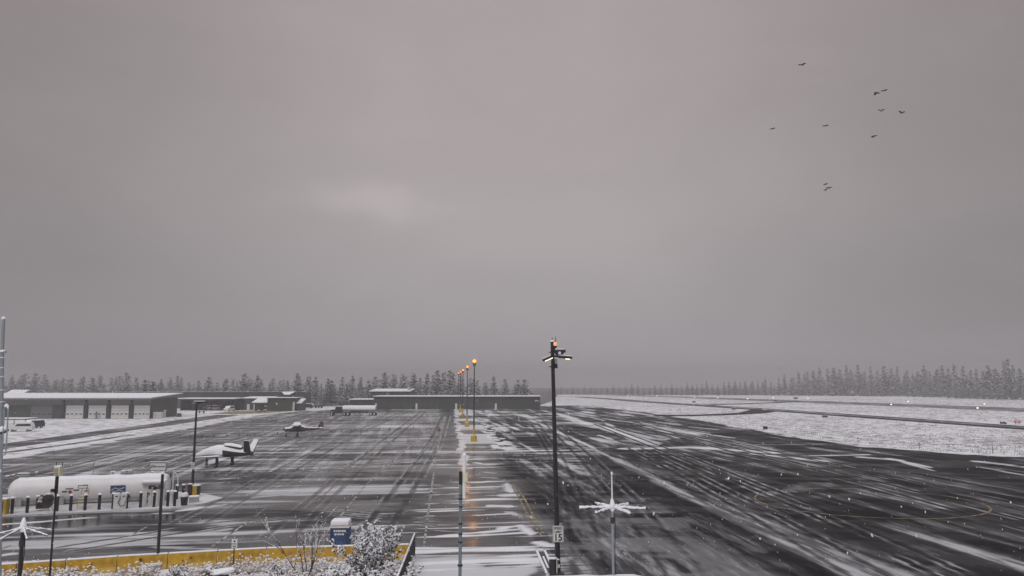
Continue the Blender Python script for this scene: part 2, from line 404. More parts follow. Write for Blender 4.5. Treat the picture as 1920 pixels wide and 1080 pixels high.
# --- apron: one dense sheet, snow cover and wetness worked out per vertex in the apron grid (u along, v across)
LEFT = [(-420, 935), (-100, 880), (0, 862), (120, 840), (240, 822), (340, 805), (440, 787), (480, 779), (560, 771), (640, 767.5)]
RIGHT = [(2450, 890), (2100, 866), (1920, 857), (1760, 848), (1640, 838), (1520, 822), (1400, 803), (1290, 784), (1200, 771), (1120, 763), (1055, 757.5)]
def edge_uv(pts):
    q = sorted(to_uv(*gnd(*p)[:2]) for p in pts)
    return np.array([a for a, b in q]), np.array([b for a, b in q])
lu, lv = edge_uv(LEFT); ru, rv = edge_uv(RIGHT)
NU, NV = 640, 600
us = 20.0 * (334.0 / 20.0) ** (np.arange(NU) / (NU - 1))
vl = np.interp(us, lu, lv); vr = np.interp(us, ru, rv)
hang_u = to_uv(*gnd(860, 766)[:2])[0]
tt = np.linspace(0, 1, NV)
U = np.repeat(us[:, None], NV, 1); V = vl[:, None] + (vr - vl)[:, None] * tt[None, :]
WX = U * UX + V * UY; WY = U * UY - V * UX

def streak_v(seed, lo=0.45):
    a = 0
    for k, (sv, su, w) in enumerate([(5.0, lo, .7), (9.0, lo * 2.3, 1.0), (16.0, lo * 5.5, 1.0), (26.0, lo * 11.0, .7)]):
        a = a + w * vnoise((V + 0.10 * U) / sv + 31 * k, (U - 0.06 * V) / su, seed + k)
    return a / 3.4
def streak_u(seed, lo=0.55):
    a = 0
    for k, (sv, su, w) in enumerate([(lo, 8.0, .7), (lo * 2.2, 15.0, 1.0), (lo * 5.0, 26.0, 1.0), (lo * 10, 34.0, .6)]):
        a = a + w * vnoise((V + 0.05 * U) / sv, U / su + 13 * k, seed + k)
    return a / 3.3
sV, sV2, sU = streak_v(3), streak_v(41, 0.30), streak_u(77)
sF, sVf = streak_u(140, 0.30), streak_v(150, 0.16)
patch = fbm(V / 14, U / 22, 5, 3); patch2 = fbm(V / 5, U / 7, 9, 3)
wl_ = 1 - sstep(-4.5, -1.0, V)                      # left apron
wr_ = sstep(3.5, 9.0, V)                            # right apron
wm_ = np.clip(1 - wl_ - wr_, 0, 1)
farw = sstep(95, 130, U)
# left: wet grey film with thin drifted streaks
SL = 0.06 + 0.50 * sstep(0.48, 0.66, sV) + 0.32 * sstep(0.50, 0.72, sV2) + 0.10 * farw
sU3 = streak_u(210, 0.24)
SLU = 0.03 + 0.30 * sstep(0.50, 0.66, sU3) + 0.25 * sstep(0.52, 0.70, streak_u(230, 0.20)) + 0.34 * sstep(.50, .66, sV2)
wU = sstep(64, 84, U + 10 * (patch - .5)) * (0.35 + 0.55 * (1 - sstep(-34, -10, V)))
SL = SL * (1 - .85 * wU) + SLU * wU
SL *= (0.55 + 0.75 * patch)
# middle: bright narrow drifts on black wet paving
SM = 1.0 * sstep(0.555, 0.64, sV2 + 0.05 * (patch2 - .5)) * (1 - 0.75 * farw) + 0.10 * sstep(.5, .7, sV)
# right: scuffed drifts along the line of travel, grey patches
SR = 0.40 * sstep(0.50, 0.70, sU) * sstep(0.30, 0.62, patch) + 0.22 * sstep(0.45, 0.65, sF) * sstep(.38, .6, patch2) + 0.16 * sstep(.5, .75, sF) + 0.10 * sstep(0.45, 0.7, patch2) * sstep(.4, .6, patch) + 0.015
SR += (0.55 * sstep(0.53, 0.64, sV2) + .25 * sstep(.5, .62, sV)) * sstep(70, 108, U) * (1 - sstep(30, 46, V)) * sstep(.3, .55, patch)
SR += 0.28 * sstep(0.52, 0.66, sU) * farw
SR *= 0.60 + 0.40 * sstep(60, 100, U)
# grey slush film, thinner than snow
wisp = fbm((V + .2 * U) / 5.5, U / 1.8, 16, 4)
GR = 0.75 * sstep(0.42, 0.66, sU) * sstep(0.32, 0.58, patch) + 0.55 * sstep(0.44, 0.64, wisp) * sstep(.40, .62, patch2) + 0.30 * sstep(.45, .7, sF)
GR = GR * (0.55 + 0.45 * (1 - sstep(16, 30, V)) * (1 - sstep(60, 85, U))) + 0.30 * sstep(0.40, 0.66, wisp) * (1 - sstep(12, 24, V)) * (1 - sstep(56, 74, U))
GL = 0.25 + 0.6 * sstep(0.42, 0.66, sV) + .25 * sstep(.5, .7, sV2)
GM = 0.12 + 0.45 * sstep(0.5, 0.7, sVf)
GL = GL * (1 - wU) + wU * (0.25 + 0.45 * sstep(0.46, 0.64, sU3) + .2 * sstep(.5, .7, sV2))
G = wl_ * GL + wm_ * GM + wr_ * GR
S = wl_ * SL + wm_ * SM + wr_ * SR
def stroke(p, q, w, k, seed=0, ragged=0.6, end=0.12):
    global S, G
    streaky = abs(q[1] - p[1]) > 0.16 * abs(q[0] - p[0])
    a, b = gnd(*p), gnd(*q)
    d, t = segdist(WX, WY, a.x, a.y, b.x, b.y)
    n_ = fbm(WX / max(w, .5) * .8, WY / max(w, .5) * .35, 90 + seed, 3)
    wid = w * (0.5 + 1.0 * ragged * (n_ - 0.5)) * sstep(0, end, t) * sstep(0, end, 1 - t) + 1e-3
    tex = np.clip(0.30 + 1.5 * sstep(0.36, 0.62, sF if streaky else sVf) , 0, 1.12)
    edge = 1 - sstep(0.25, 1.25, d / wid + 0.9 * ((sF if streaky else sVf) - 0.5))
    if k < .7 and p[0] > 985 and p[1] > 855:
        G = np.maximum(G, np.clip(1.45 * k * edge * (0.45 + .55 * tex), 0, 1)); k = k * (.62 if seed in (1, 2, 3) else .40)
    S = np.maximum(S, np.clip(k * edge * (tex if k < .8 else 0.5 + 0.5 * tex), 0, 1))
def clear(p, q, w, k):
    global S, G
    a, b = gnd(*p), gnd(*q); d, t = segdist(WX, WY, a.x, a.y, b.x, b.y)
    S = S * (1 - k * (1 - sstep(0.3, 0.6, d / w))); G = G * (1 - k * (1 - sstep(0.3, 0.6, d / w)))
# long windrows on the right
clear((1120, 862), (1560, 1076), 5.0, 0.6)
stroke((1148, 858), (1260, 915), 1.9, 0.69, 1, .7, .05); stroke((1225, 898), (1400, 985), 2.0, 0.69, 2, .6, .05); stroke((1360, 963), (1640, 1095), 2.2, 0.67, 3, .6, .05)
stroke((977, 779), (1120, 843), 1.7, 0.75, 4, .8, .05); stroke((1105, 838), (1200, 885), 1.3, 0.45, 5)
stroke((1043, 775), (1120, 800), 4.0, 0.85, 6, .9); stroke((1105, 793), (1240, 838), 4.2, 0.92, 7, .7); stroke((1170, 806), (1250, 826), 5.0, 0.6, 71, 1.0)
stroke((1040, 764), (1100, 778), 4.0, 0.7, 8, 1.0)
for i, (a, b) in enumerate([((1058, 785), (1100, 797)), ((1120, 815), (1150, 825)), ((1105, 782), (1135, 789)), ((1200, 792), (1230, 798)),
                            ((1230, 806), (1263, 813)), ((1255, 815), (1275, 822)), ((1265, 804), (1285, 810)), ((1135, 793), (1150, 800)), ((1290, 800), (1350, 806)),
                            ((1300, 822), (1340, 826)), ((1330, 815), (1380, 822))]):
    stroke(a, b, 1.6, 0.8, 10 + i, .6)
# drift bands across the right-hand apron
stroke((1150, 842), (1330, 838), 3.6, 0.95, 30, .6); stroke((1290, 838), (1475, 851), 5.5, 0.95, 31, .7); stroke((1400, 850), (1560, 866), 2.6, 0.85, 32, .7)
stroke((1510, 855), (1640, 852), 1.8, 0.7, 33, .8); stroke((1600, 856), (1700, 864), 2.6, 0.85, 34, .7); stroke((1660, 858), (1750, 878), 1.6, 0.8, 35, .6)
stroke((1690, 866), (1755, 884), 1.0, 0.8, 36); stroke((1815, 863), (1960, 880), 2.0, 0.75, 37); stroke((1825, 872), (1960, 900), 1.5, 0.75, 38); stroke((1000, 860), (1130, 850), 3.0, 0.5, 39, 1.0)
stroke((900, 843), (1160, 838), 0.7, 0.9, 40, .3, .03); stroke((1150, 838), (1990, 826), 0.8, 0.55, 41, .8, .03)
stroke((1200, 870), (1300, 905), 2.2, 0.45, 42, .9); stroke((1420, 930), (1560, 905), 4.0, 0.42, 43, 1.0); stroke((1430, 950), (1500, 965), 3.0, 0.35, 44, .9)
stroke((1290, 960), (1440, 1040), 2.4, 0.33, 45, .9); stroke((1120, 960), (1200, 1010), 3.4, 0.30, 46, 1.0); stroke((1210, 980), (1290, 1050), 2.5, 0.33, 47, .9); stroke((1420, 1000), (1560, 1060), 2.0, .32, 48, .9)
stroke((1500, 985), (1700, 1060), 1.5, .28, 49, 1.0); stroke((1090, 1050), (1250, 1000), 3.0, .30, 50, 1.0)
# island of snow along the lamp row, bays across it
row = sstep(1.6, 2.4, V) * (1 - sstep(7.2, 9.0, V)) * sstep(112, 122, U)
bay = vnoise(U / 11.0, V * 0 + 3.3, 60)
S = np.maximum(S, row * (0.25 + 0.72 * sstep(0.33, 0.55, bay)) * (0.72 + 0.5 * (sV - .35)))
ln = (1 - sstep(0.35, 0.85, np.abs(V - 1.9 + 0.8 * (vnoise(U / 4.0, V * 0, 61) - .5)))) * sstep(72, 86, U)
S = np.maximum(S, ln * 0.85 * sstep(.25, .5, vnoise(U / 2.5, V * 0 + 8, 62)))
mess = sstep(6.0, 7.0, V) * (1 - sstep(9, 12, V)) * sstep(106, 116, U) * (1 - sstep(180, 230, U))
S = np.maximum(S, mess * 0.95 * sstep(.50, .60, fbm(V / 1.2, U / 3.2, 63, 3)))
# bright drifts between the lamp antenna and the curve
for i, (a, b, w, k) in enumerate([((800, 1007), (1000, 990), 1.0, 1.0), ((930, 993), (985, 984), 1.1, .95), ((880, 967), (965, 963), .55, 1.0), ((795, 968), (815, 967), .5, .9),
                                  ((960, 925), (950, 905), 2.0, .8), ((930, 930), (975, 928), 2.3, .9), ((790, 929), (945, 922), .55, .85), ((780, 945), (890, 943), .5, .9), ((800, 910), (920, 905), .6, .65),
                                  ((905, 948), (970, 950), 2.2, .9), ((940, 958), (1000, 972), 1.5, .55), ((975, 986), (1000, 1005), 1.1, .9), ((995, 1015), (1040, 1026), 1.7, .9), ((870, 892), (905, 890), .5, .6), ((955, 865), (1010, 868), .9, .6),
                                  ((885, 867), (905, 869), 1.1, .9), ((905, 885), (935, 888), .7, .8), ((800, 993), (890, 1000), .5, .5), ((900, 895), (940, 897), .6, .8)]):
    stroke(a, b, w, k, 100 + i, .7, .2)
# packed snow on the slab in front of the building
slab = sstep(-2.6, -2.0, V + .3 * (vnoise(U / 1.5, V / 3, 66) - .5)) * (1 - sstep(4.2, 5.4, V + 2.4 * (fbm(U / 2, V / 2, 67) - .5))) * (1 - sstep(44.2, 46.0, U + 1.6 * (fbm(V / 2.2, U / 1.5, 68) - .5)))
hole = 1 - sstep(.55, 1.0, np.hypot((WX - gnd(945, 1058).x) / 1.9, (WY - gnd(945, 1058).y) / 1.0) + .5 * (fbm(WX / .8, WY / .5, 69) - .5))
S = np.maximum(S, slab * (0.72 + .2 * (patch2 - .5)) * (1 - .93 * hole))
# drifts in front of the fuel island and on the left roadway
for i, (a, b, w, k) in enumerate([((-60, 988), (110, 976), 1.3, .9), ((60, 980), (240, 964), 1.1, .75), ((200, 968), (330, 962), 1.3, .75), ((320, 960), (430, 945), 1.6, .9), ((-40, 1002), (45, 993), .7, .9),
                                  ((-30, 1046), (40, 1036), 1.0, .9), ((30, 1033), (190, 1010), .9, .5), ((360, 1005), (440, 990), 2.2, .45), ((370, 975), (470, 985), 2.6, .45), ((270, 1025), (420, 1030), .8, .5),
                                  ((520, 890), (620, 880), 1.0, .4), ((340, 908), (470, 902), 1.0, .7), ((450, 935), (560, 925), 1.0, .5), ((400, 900), (470, 893), .8, .6)]):
    stroke(a, b, w, k, 130 + i, .8, .2)
# edges of the paving fade under the field snow
S = np.maximum(S, 0.85 * (1 - sstep(0.2, 1.6, V - vl[:, None] + 6.0 * (fbm(U / 5, V / 3, 64, 4) - .5))))
S = np.maximum(S, 0.85 * (1 - sstep(0.2, 1.3, vr[:, None] - V + 6.0 * (fbm(U / 5, V / 3, 65, 4) - .5))))
# wheel tracks: pairs of pressed wet lines with pushed-up rims
def track(pts, gauge, w, cut, rim):
    global S, G
    P = [gnd(*p) for p in pts]
    q = []
    for i, p in enumerate(P):
        d_ = P[min(i + 1, len(P) - 1)] - P[max(i - 1, 0)]; d_.z = 0; d_.normalize(); q.append(Vector((-d_.y, d_.x, 0)))
    for sd in (-1, 1):
        best = None
        for i in range(len(P) - 1):
            a, b = P[i] + q[i] * sd * gauge / 2, P[i + 1] + q[i + 1] * sd * gauge / 2
            d_, _ = segdist(WX, WY, a.x, a.y, b.x, b.y); best = d_ if best is None else np.minimum(best, d_)
        wv = w * (1 + WY / 160.0); m_ = 1 - sstep(.5, 1.0, best / wv); r_ = (1 - sstep(.35, .8, np.abs(best / wv - 1.45))) * sstep(.3, .6, fbm(U / 5, V / 2, 300 + int(gauge * 10), 3))
        S = S * (1 - cut * m_); G = G * (1 - .6 * cut * m_); S = np.maximum(S, rim * r_)
for pts, g_, w_, c_, r_ in [([(1110, 1085), (1085, 960), (1040, 850), (1000, 790)], 1.7, .17, .5, .22), ([(1290, 1085), (1185, 950), (1100, 860), (1025, 790)], 1.9, .2, .6, .3), ([(1800, 1085), (1510, 950), (1290, 860), (1120, 795)], 1.8, .20, .9, .42),
                            ([(2050, 1020), (1650, 910), (1400, 850), (1190, 795)], 2.4, .22, .9, .42), ([(2300, 1040), (1800, 925), (1500, 860), (1300, 815)], 2.0, .2, .85, .4), ([(1640, 1085), (1420, 960), (1290, 890), (1190, 840)], 2.1, .2, .8, .38),
                            ([(520, 1010), (640, 900), (740, 815), (790, 775)], 1.8, .18, .55, .34), ([(350, 985), (520, 890), (670, 810), (760, 772)], 2.2, .18, .5, .34), ([(130, 930), (330, 860), (480, 815), (640, 772)], 1.8, .2, .55, .36),
                            ([(-60, 915), (300, 900), (620, 880), (860, 850)], 1.7, .2, .8, .4), ([(120, 1030), (400, 985), (620, 960), (860, 985)], 1.7, .18, .85, .5), ([(700, 1000), (770, 900), (815, 830), (835, 780)], 1.8, .2, .85, .4)]: track(pts, g_, w_, c_, r_)
S = np.clip(S, 0, 1)
pud = fbm(V / 6 + 0.1 * U, U / 3.0, 70, 3)
RGH = wl_ * (0.17 + 0.22 * sstep(.35, .65, pud)) + wm_ * (0.13 + 0.14 * sstep(.4, .65, pud)) + wr_ * (0.40 + 0.20 * sstep(.35, .65, pud))
me = bpy.data.meshes.new('apron')
co = np.stack([V, U, np.zeros_like(U)], -1).reshape(-1, 3).astype(np.float32)
i0 = (np.arange(NU - 1)[:, None] * NV + np.arange(NV - 1)[None, :])
quads = np.stack([i0, i0 + 1, i0 + NV + 1, i0 + NV], -1).reshape(-1, 4).astype(np.int32)
me.vertices.add(len(co)); me.vertices.foreach_set('co', co.ravel())
me.loops.add(quads.size); me.loops.foreach_set('vertex_index', quads.ravel())
me.polygons.add(len(quads)); me.polygons.foreach_set('loop_start', np.arange(0, quads.size, 4, dtype=np.int32))
me.update(calc_edges=True); me.validate()
for nm_, arr in (('snow', S), ('slush', np.clip(G, 0, 1)), ('rough', RGH), ('along', np.clip(sstep(3, 9, V) + wl_ * wU, 0, 1))):
    at_ = me.attributes.new(nm_, 'FLOAT', 'POINT'); at_.data.foreach_set('value', arr.ravel().astype(np.float32))
me.materials.append(APRON)
apron = bpy.data.objects.new('apron', me); COL.objects.link(apron)
apron.rotation_euler = (0, 0, AP); apron.location = (0, 0, 0.006)
tag(apron, kind='structure')

def ribbon(name, px, widths, m, z):
    """a strip of paving through ground points given by survey marks, width in metres"""
    P = [gnd(*p) for p in px]
    a, b = [], []
    for i, p in enumerate(P):
        d = (P[min(i + 1, len(P) - 1)] - P[max(i - 1, 0)]); d.z = 0; d.normalize()
        nrm = Vector((-d.y, d.x, 0)); w = widths[i] if isinstance(widths, list) else widths
        a.append(p + nrm * w / 2); b.append(p - nrm * w / 2)
    mb_ = MB()
    va = [mb_.bm.verts.new((q.x, q.y, z)) for q in a]; vb = [mb_.bm.verts.new((q.x, q.y, z)) for q in b]
    for i in range(len(P) - 1): mb_.face((vb[i], vb[i + 1], va[i + 1], va[i]))
    return tag(mb_.build(name, m), kind='structure')
ribbon('taxiway', [(1010, 743.6), (1085, 744.4), (1150, 748.5), (1200, 752.5), (1320, 760.5), (1450, 769.0), (1600, 779.5), (1760, 791.0), (1920, 802.3), (2120, 816)], [10, 10, 11, 12, 13, 13, 13, 12, 12, 12], TAXI, 0.010)
ribbon('taxiway', [(1225, 779), (1290, 779.2), (1350, 777.5), (1410, 774.5), (1440, 768.5)], [14, 9, 9, 9, 12], TAXI, 0.014)
ribbon('taxiway', [(1300, 760.2), (1380, 757.5), (1440, 755.6), (1500, 752.8)], 8, TAXI, 0.014)
ribbon('taxiway_slush', [(1150, 748.3), (1200, 752.2), (1320, 760.2), (1450, 768.6), (1600, 779.0), (1760, 790.4), (1920, 801.6), (2120, 815)], [3, 4, 5, 5, 5, 5, 5, 5], RUNWAY, 0.016)
ribbon('runway', [(1150, 740.6), (1300, 745.2), (1455, 751.0), (1600, 756.2), (1760, 762.2), (1920, 768.6), (2150, 778)], [26, 26, 30, 33, 34, 34, 34], RUNWAY, 0.010)
ribbon('road', [(-80, 849), (0, 837.5), (118, 821.5), (225, 806), (300, 796.5), (360, 787.5), (430, 778)], [6.5, 6.5, 6.5, 6.5, 7, 8, 8], TRACK, 0.010)
ribbon('road', [(-60, 855), (10, 848.5), (130, 833), (250, 815)], 1.6, TRACK, 0.014)
ribbon('road', [(575, 757.5), (610, 755), (640, 752.5), (665, 750.5)], [9, 7, 7, 7], TRACK, 0.010)
FOREST = mat('forest_floor', (0.13, 0.125, 0.125), .95, var=.3, scale=.05)
tag(MB().sheet([(-900, 335, .03), (-78, 335, .03), (12, 335, .03), (22, 420, .03), (40, 650, .03), (300, 608, .03), (330, 520, .03), (420, 475, .03), (1400, 430, .03), (1400, 1480, .03), (-900, 1480, .03)]).build('ground_forest', FOREST), kind='structure')
DRYGRASS = mat('dry_grass_bank', (0.25, 0.19, 0.085), 0.9, var=0.4, scale=0.5)
def bank(name, px, m, z):
    return tag(MB().sheet([(*gnd(*p)[:2], z) for p in px]).build(name, m), kind='structure')
bank('grass_bank', [(392, 775.5), (440, 771), (505, 768.6), (556, 768.2), (565, 769.3), (540, 771.5), (500, 774.5), (440, 776.8)], DRYGRASS, 0.02)

# painted lines (paint only, worn and half buried)
def line_mat(name, col, keep):
    m, n, l, b = new_mat(name)
    t = n.new('ShaderNodeTexCoord'); z = n.new('ShaderNodeTexNoise'); z.inputs['Scale'].default_value = 1.4; z.inputs['Detail'].default_value = 6
    l.new(t.outputs['Object'], z.inputs['Vector'])
    r = n.new('ShaderNodeMapRange'); r.inputs['From Min'].default_value = 0.42 - keep; r.inputs['From Max'].default_value = 0.62 - keep
    l.new(z.outputs['Fac'], r.inputs[0])
    mx_ = n.new('ShaderNodeMix'); mx_.data_type = 'RGBA'; l.new(r.outputs[0], mx_.inputs[0])
    mx_.inputs[6].default_value = (0.03, 0.029, 0.029, 1); mx_.inputs[7].default_value = (*col, 1)
    l.new(mx_.outputs[2], b.inputs['Base Color']); b.inputs['Roughness'].default_value = 0.45
    return m
LWHITE = line_mat('worn_white_line', (0.55, 0.54, 0.54), -0.01)
LYELL = line_mat('worn_yellow_line', (0.36, 0.24, 0.07), 0.0)
def strip(mb_, pts, w, z):
    va, vb = [], []
    for i, p in enumerate(pts):
        d = pts[min(i + 1, len(pts) - 1)] - pts[max(i - 1, 0)]; d.z = 0; d.normalize(); nr = Vector((-d.y, d.x, 0)) * w / 2
        va.append(mb_.bm.verts.new((p.x + nr.x, p.y + nr.y, z))); vb.append(mb_.bm.verts.new((p.x - nr.x, p.y - nr.y, z)))
    for i in range(len(pts) - 1): mb_.face((vb[i], vb[i + 1], va[i + 1], va[i]))
mb_ = MB()
for p, q, w in [((795, 1025), (805, 945), .16), ((806, 940), (817, 862), .2), ((818, 850), (834, 790), .3), ((635, 972), (685, 910), .15), ((687, 908), (797, 812), .25), ((750, 897), (822, 812), .18), ((397, 1025), (470, 975), .15),
                ((478, 968), (500, 952), .15), ((240, 1007), (277, 987), .15), ((0, 1031), (20, 1023), .12), ((1158, 1021), (1176, 1044), .13), ((640, 880), (760, 800), .25), ((700, 895), (770, 830), .2), ((560, 905), (640, 850), .15)]:
    strip(mb_, [gnd(*p), gnd(*q)], w, 0.011)
tag(mb_.build('parking_lines', LWHITE), kind='structure')
mb_ = MB()
strip(mb_, [gnd(*p) for p in [(1000, 985), (990, 967), (975, 937), (963, 917), (961, 911), (966, 908), (985, 905), (1030, 903), (1100, 902), (1230, 899)]], 0.16, 0.011)
strip(mb_, [gnd(*p) for p in [(1009, 983), (999, 965), (984, 936), (972, 917), (968, 911.5)]], 0.16, 0.011)
strip(mb_, [gnd(*p) for p in [(1014, 1003), (1006, 990)]], 0.14, 0.011)
strip(mb_, [gnd(*p) for p in [(592, 942), (627, 911)]], 0.14, 0.011); strip(mb_, [gnd(*p) for p in [(650, 892), (702, 845)]], 0.15, 0.011)
strip(mb_, [gnd(*p) for p in [(1245, 901), (1320, 897)]], 0.14, 0.011); strip(mb_, [gnd(*p) for p in [(1480, 878), (1700, 870)]], 0.14, 0.011)
tag(mb_.build('taxi_lines', LYELL), kind='structure')
c0, c1 = gnd(1420, 938), gnd(1855, 948); cc = (gnd(1640, 969) + gnd(1610, 918)) / 2
rx_, ry_ = (c1 - c0).length / 2, (gnd(1640, 970) - gnd(1610, 917)).length / 2
cc.x = (c0.x + c1.x) / 2
mb_ = MB(); strip(mb_, [Vector((cc.x + rx_ * math.cos(2 * PI * i / 72), cc.y + ry_ * math.sin(2 * PI * i / 72), 0)) for i in range(73)], 0.17, 0.011)
tag(mb_.build('landing_circle', LYELL), kind='structure')

# verge with snow in front of the barrier, and the fuel island
verge = [gnd(-260, 1062), gnd(0, 1058.5), gnd(120, 1055), gnd(300, 1050), gnd(500, 1042), gnd(766, 1034), gnd(758, 1110), gnd(745, 1230), gnd(560, 1300), gnd(-500, 1300)]
VERGE = field_mat(); VERGE.name = 'snowy_verge'
tag(MB().slab([(p.x, p.y) for p in verge], -0.2, 0.10).build('ground_verge', VERGE), kind='structure')
isl = [gnd(-80, 973), gnd(0, 970), gnd(100, 966), gnd(220, 960), gnd(320, 955), gnd(385, 946), gnd(418, 936), gnd(400, 932), gnd(372, 926), gnd(330, 924), gnd(200, 928), gnd(0, 934), gnd(-80, 936)]
mb_ = MB(); mb_.slab([(p.x, p.y) for p in isl], -0.1, 0.13)
tag(mb_.build('pavement_island', asphalt_mat('snowy_concrete', attr=False, base=(0.2, 0.2, 0.2), rough=.6, snow_bias=.62, sscale=(.8, .8, 1))), kind='structure')

# ================================================================== BUILDINGS
# --- the roof the camera stands on
ROOFZ = 8.0
eL, eR, eC = Vector((-1.07, 7.75, 0)), Vector((1.25, 7.93, 0)), Vector((1.64, 7.62, 0))
rp = [(-14, 6.77), (-1.07, 7.75), (1.25, 7.93), (1.64, 7.62), (1.9, 6.0), (1.9, -14), (-14, -14)]
t = thing('terminal_building', 'snow covered flat roof edge of the terminal under the antennas', 'building', (0, 0, 0))
inset = [(-13.8, 6.5), (-1.07, 7.45), (1.1, 7.6), (1.4, 7.4), (1.6, 5.9), (1.6, -13.8), (-13.8, -13.8)]
MB().slab(inset, -0.1, ROOFZ - 0.35).build('wall', SIDE_L, t)
MB().slab(rp, ROOFZ - 0.35, ROOFZ - 0.06).build('roof', FASCIA, t)
mb_ = MB(); N_ = []
dense = []
for a, b in zip(rp, rp[1:] + rp[:1]):
    a, b = Vector((*a, 0)), Vector((*b, 0)); k = max(2, int((b - a).length / 0.16)) if max(a.y, b.y) > 5 else 3
    for i in range(k): dense.append(a.lerp(b, i / k))
def inw(p, d):
    c = Vector((-4, -3, 0)); return p + (c - p).normalized() * d
rings = []
for d, z in ((0.0, -0.06), (-0.03, -0.015), (-0.02, 0.035), (0.06, 0.075), (0.4, 0.085)):
    rings.append([mb_.bm.verts.new((*(inw(p, d + 0.02 * math.sin(i * 1.7) + rnd.uniform(-.01, .01))).to_2d(), ROOFZ + z + rnd.uniform(-.006, .006))) for i, p in enumerate(dense)])
mb_.skin(rings, cap=True)
mb_.build('snow_cover', SNOW, t, smooth=True)

# --- helper: framed door leaf on a wall facing -Y (local coordinates)
def leaf(parent, name, x, z0, w, h, y, m, th=0.08):
    o = MB().box((x, y - th / 2, z0 + h / 2), (w, th, h), bev=0.01).build(name, m, parent); return o

# --- left hangar with the white bay doors
DA = gnd(281, 785).y; xr = gnd(281, 785).x
pxm = FPX / DA
def hx(px): return (px - 281) / pxm
t = thing('hangar', 'grey hangar with white bay doors and snow on a low sloping roof', 'hangar', (xr, DA, 0))
W = 62.0; Dp = 17.0
MB().box((-W / 2, Dp / 2, 2.75), (W, Dp, 5.5)).build('wall', SIDE_G, t)
ov, oe = 2.6, 1.4
for zz0, zz1, nm_, m_ in ((5.35, 5.75, 'roof', FASCIA), (5.76, 5.98, 'snow_cover', SNOW)):
    b_ = MB(); ex = 0.0 if nm_ == 'roof' else -0.06
    x0, x1, y0, y1 = -W - oe - ex, oe + ex, -ov - ex, Dp + 0.6
    vs = []
    for (x, y, r) in ((x0, y0, 0), (x1, y0, 0), (x1, y1, 1.0), (x0, y1, 1.0)):
        vs.append((x, y, zz0 + r)); vs.append((x, y, zz1 + r))
    bv = [b_.bm.verts.new(v) for v in vs]
    for q in ((0, 2, 4, 6), (1, 3, 5, 7), (0, 2, 3, 1), (2, 4, 5, 3), (4, 6, 7, 5), (6, 0, 1, 7)): b_.face([bv[i] for i in q])
    b_.build(nm_, m_, t)
for px0, px1, top in ((251, 281 - 1, 760), (209, 241, 760), (167, 199, 761), (125, 157, 761), (60, 100, 759)):
    w = (px1 - px0) / pxm
    d = leaf(t, 'bay_door', hx((px0 + px1) / 2), 0.05, w, 3.65, 0, WHITEM if px0 > 60 else FASCIA)
    for k in range(4): MB().box((hx((px0 + px1) / 2) - w / 2 + w * (k + .5) / 4, -0.10, 1.28), (w / 7, 0.05, 0.26)).build('window', GLASS, d)
    mb_ = MB()
    for k in range(1, 5): mb_.box((hx((px0 + px1) / 2), -0.095, 0.05 + 3.65 * k / 5), (w, 0.03, 0.04))
    mb_.build('seam', FASCIA, d)
for px in (246, 204, 162, 120): MB().box((hx(px), -0.12, 2.6), (0.7, 0.24, 5.2)).build('pillar', TRIM, t)
MB().box((-W / 2, -0.03, 4.55), (W, 0.08, 1.4)).build('door_header', FASCIA, t)
o = MB().box((0.06, 8.8, 1.05), (0.10, 1.6, 2.1), bev=.01).build('side_door', WHITEM, t); MB().box((0.13, 9.4, 1.0), (.05, .1, .1)).build('handle', DARK, o)
MB().box((-14.6, -1.0, 1.0), (0.35, 0.35, 2.0)).build('downpipe', FASCIA, t)

def simple_shed(name, label, x0, x1, y, depth, h0, h1, mwall, snow=0.18, oh=0.5, cat='hangar', low_front=True):
    """mono-pitch metal shed, eave height h0 at the front and h1 at the back"""
    t = thing(name, label, cat, ((x0 + x1) / 2, y, 0)); w = x1 - x0
    b = MB(); b_ = b
    vs = [b_.bm.verts.new(v) for v in ((-w / 2, 0, 0), (w / 2, 0, 0), (w / 2, depth, 0), (-w / 2, depth, 0), (-w / 2, 0, h0), (w / 2, 0, h0), (w / 2, depth, h1), (-w / 2, depth, h1))]
    for q in ((0, 1, 2, 3), (4, 5, 6, 7), (0, 1, 5, 4), (1, 2, 6, 5), (2, 3, 7, 6), (3, 0, 4, 7)): b_.face([vs[i] for i in q])
    b.build('wall', mwall, t)
    sl = (h1 - h0) / depth
    for nm_, a0, a1, m_, g in (('roof', 0.01, 0.16, TRIM, 0), ('snow_cover', 0.165, 0.165 + snow, SNOW, 0.05)):
        b_ = MB(); ya, yb = -oh - g, depth + oh + g; xa, xb = -w / 2 - oh - g, w / 2 + oh + g
        vs = []
        for x, yy in ((xa, ya), (xb, ya), (xb, yb), (xa, yb)):
            z = h0 + sl * yy
            vs += [(x, yy, z + a0), (x, yy, z + a1)]
        bv = [b_.bm.verts.new(v) for v in vs]
        for q in ((0, 2, 4, 6), (1, 3, 5, 7), (0, 2, 3, 1), (2, 4, 5, 3), (4, 6, 7, 5), (6, 0, 1, 7)): b_.face([bv[i] for i in q])
        b_.build(nm_, m_, t)
    return t
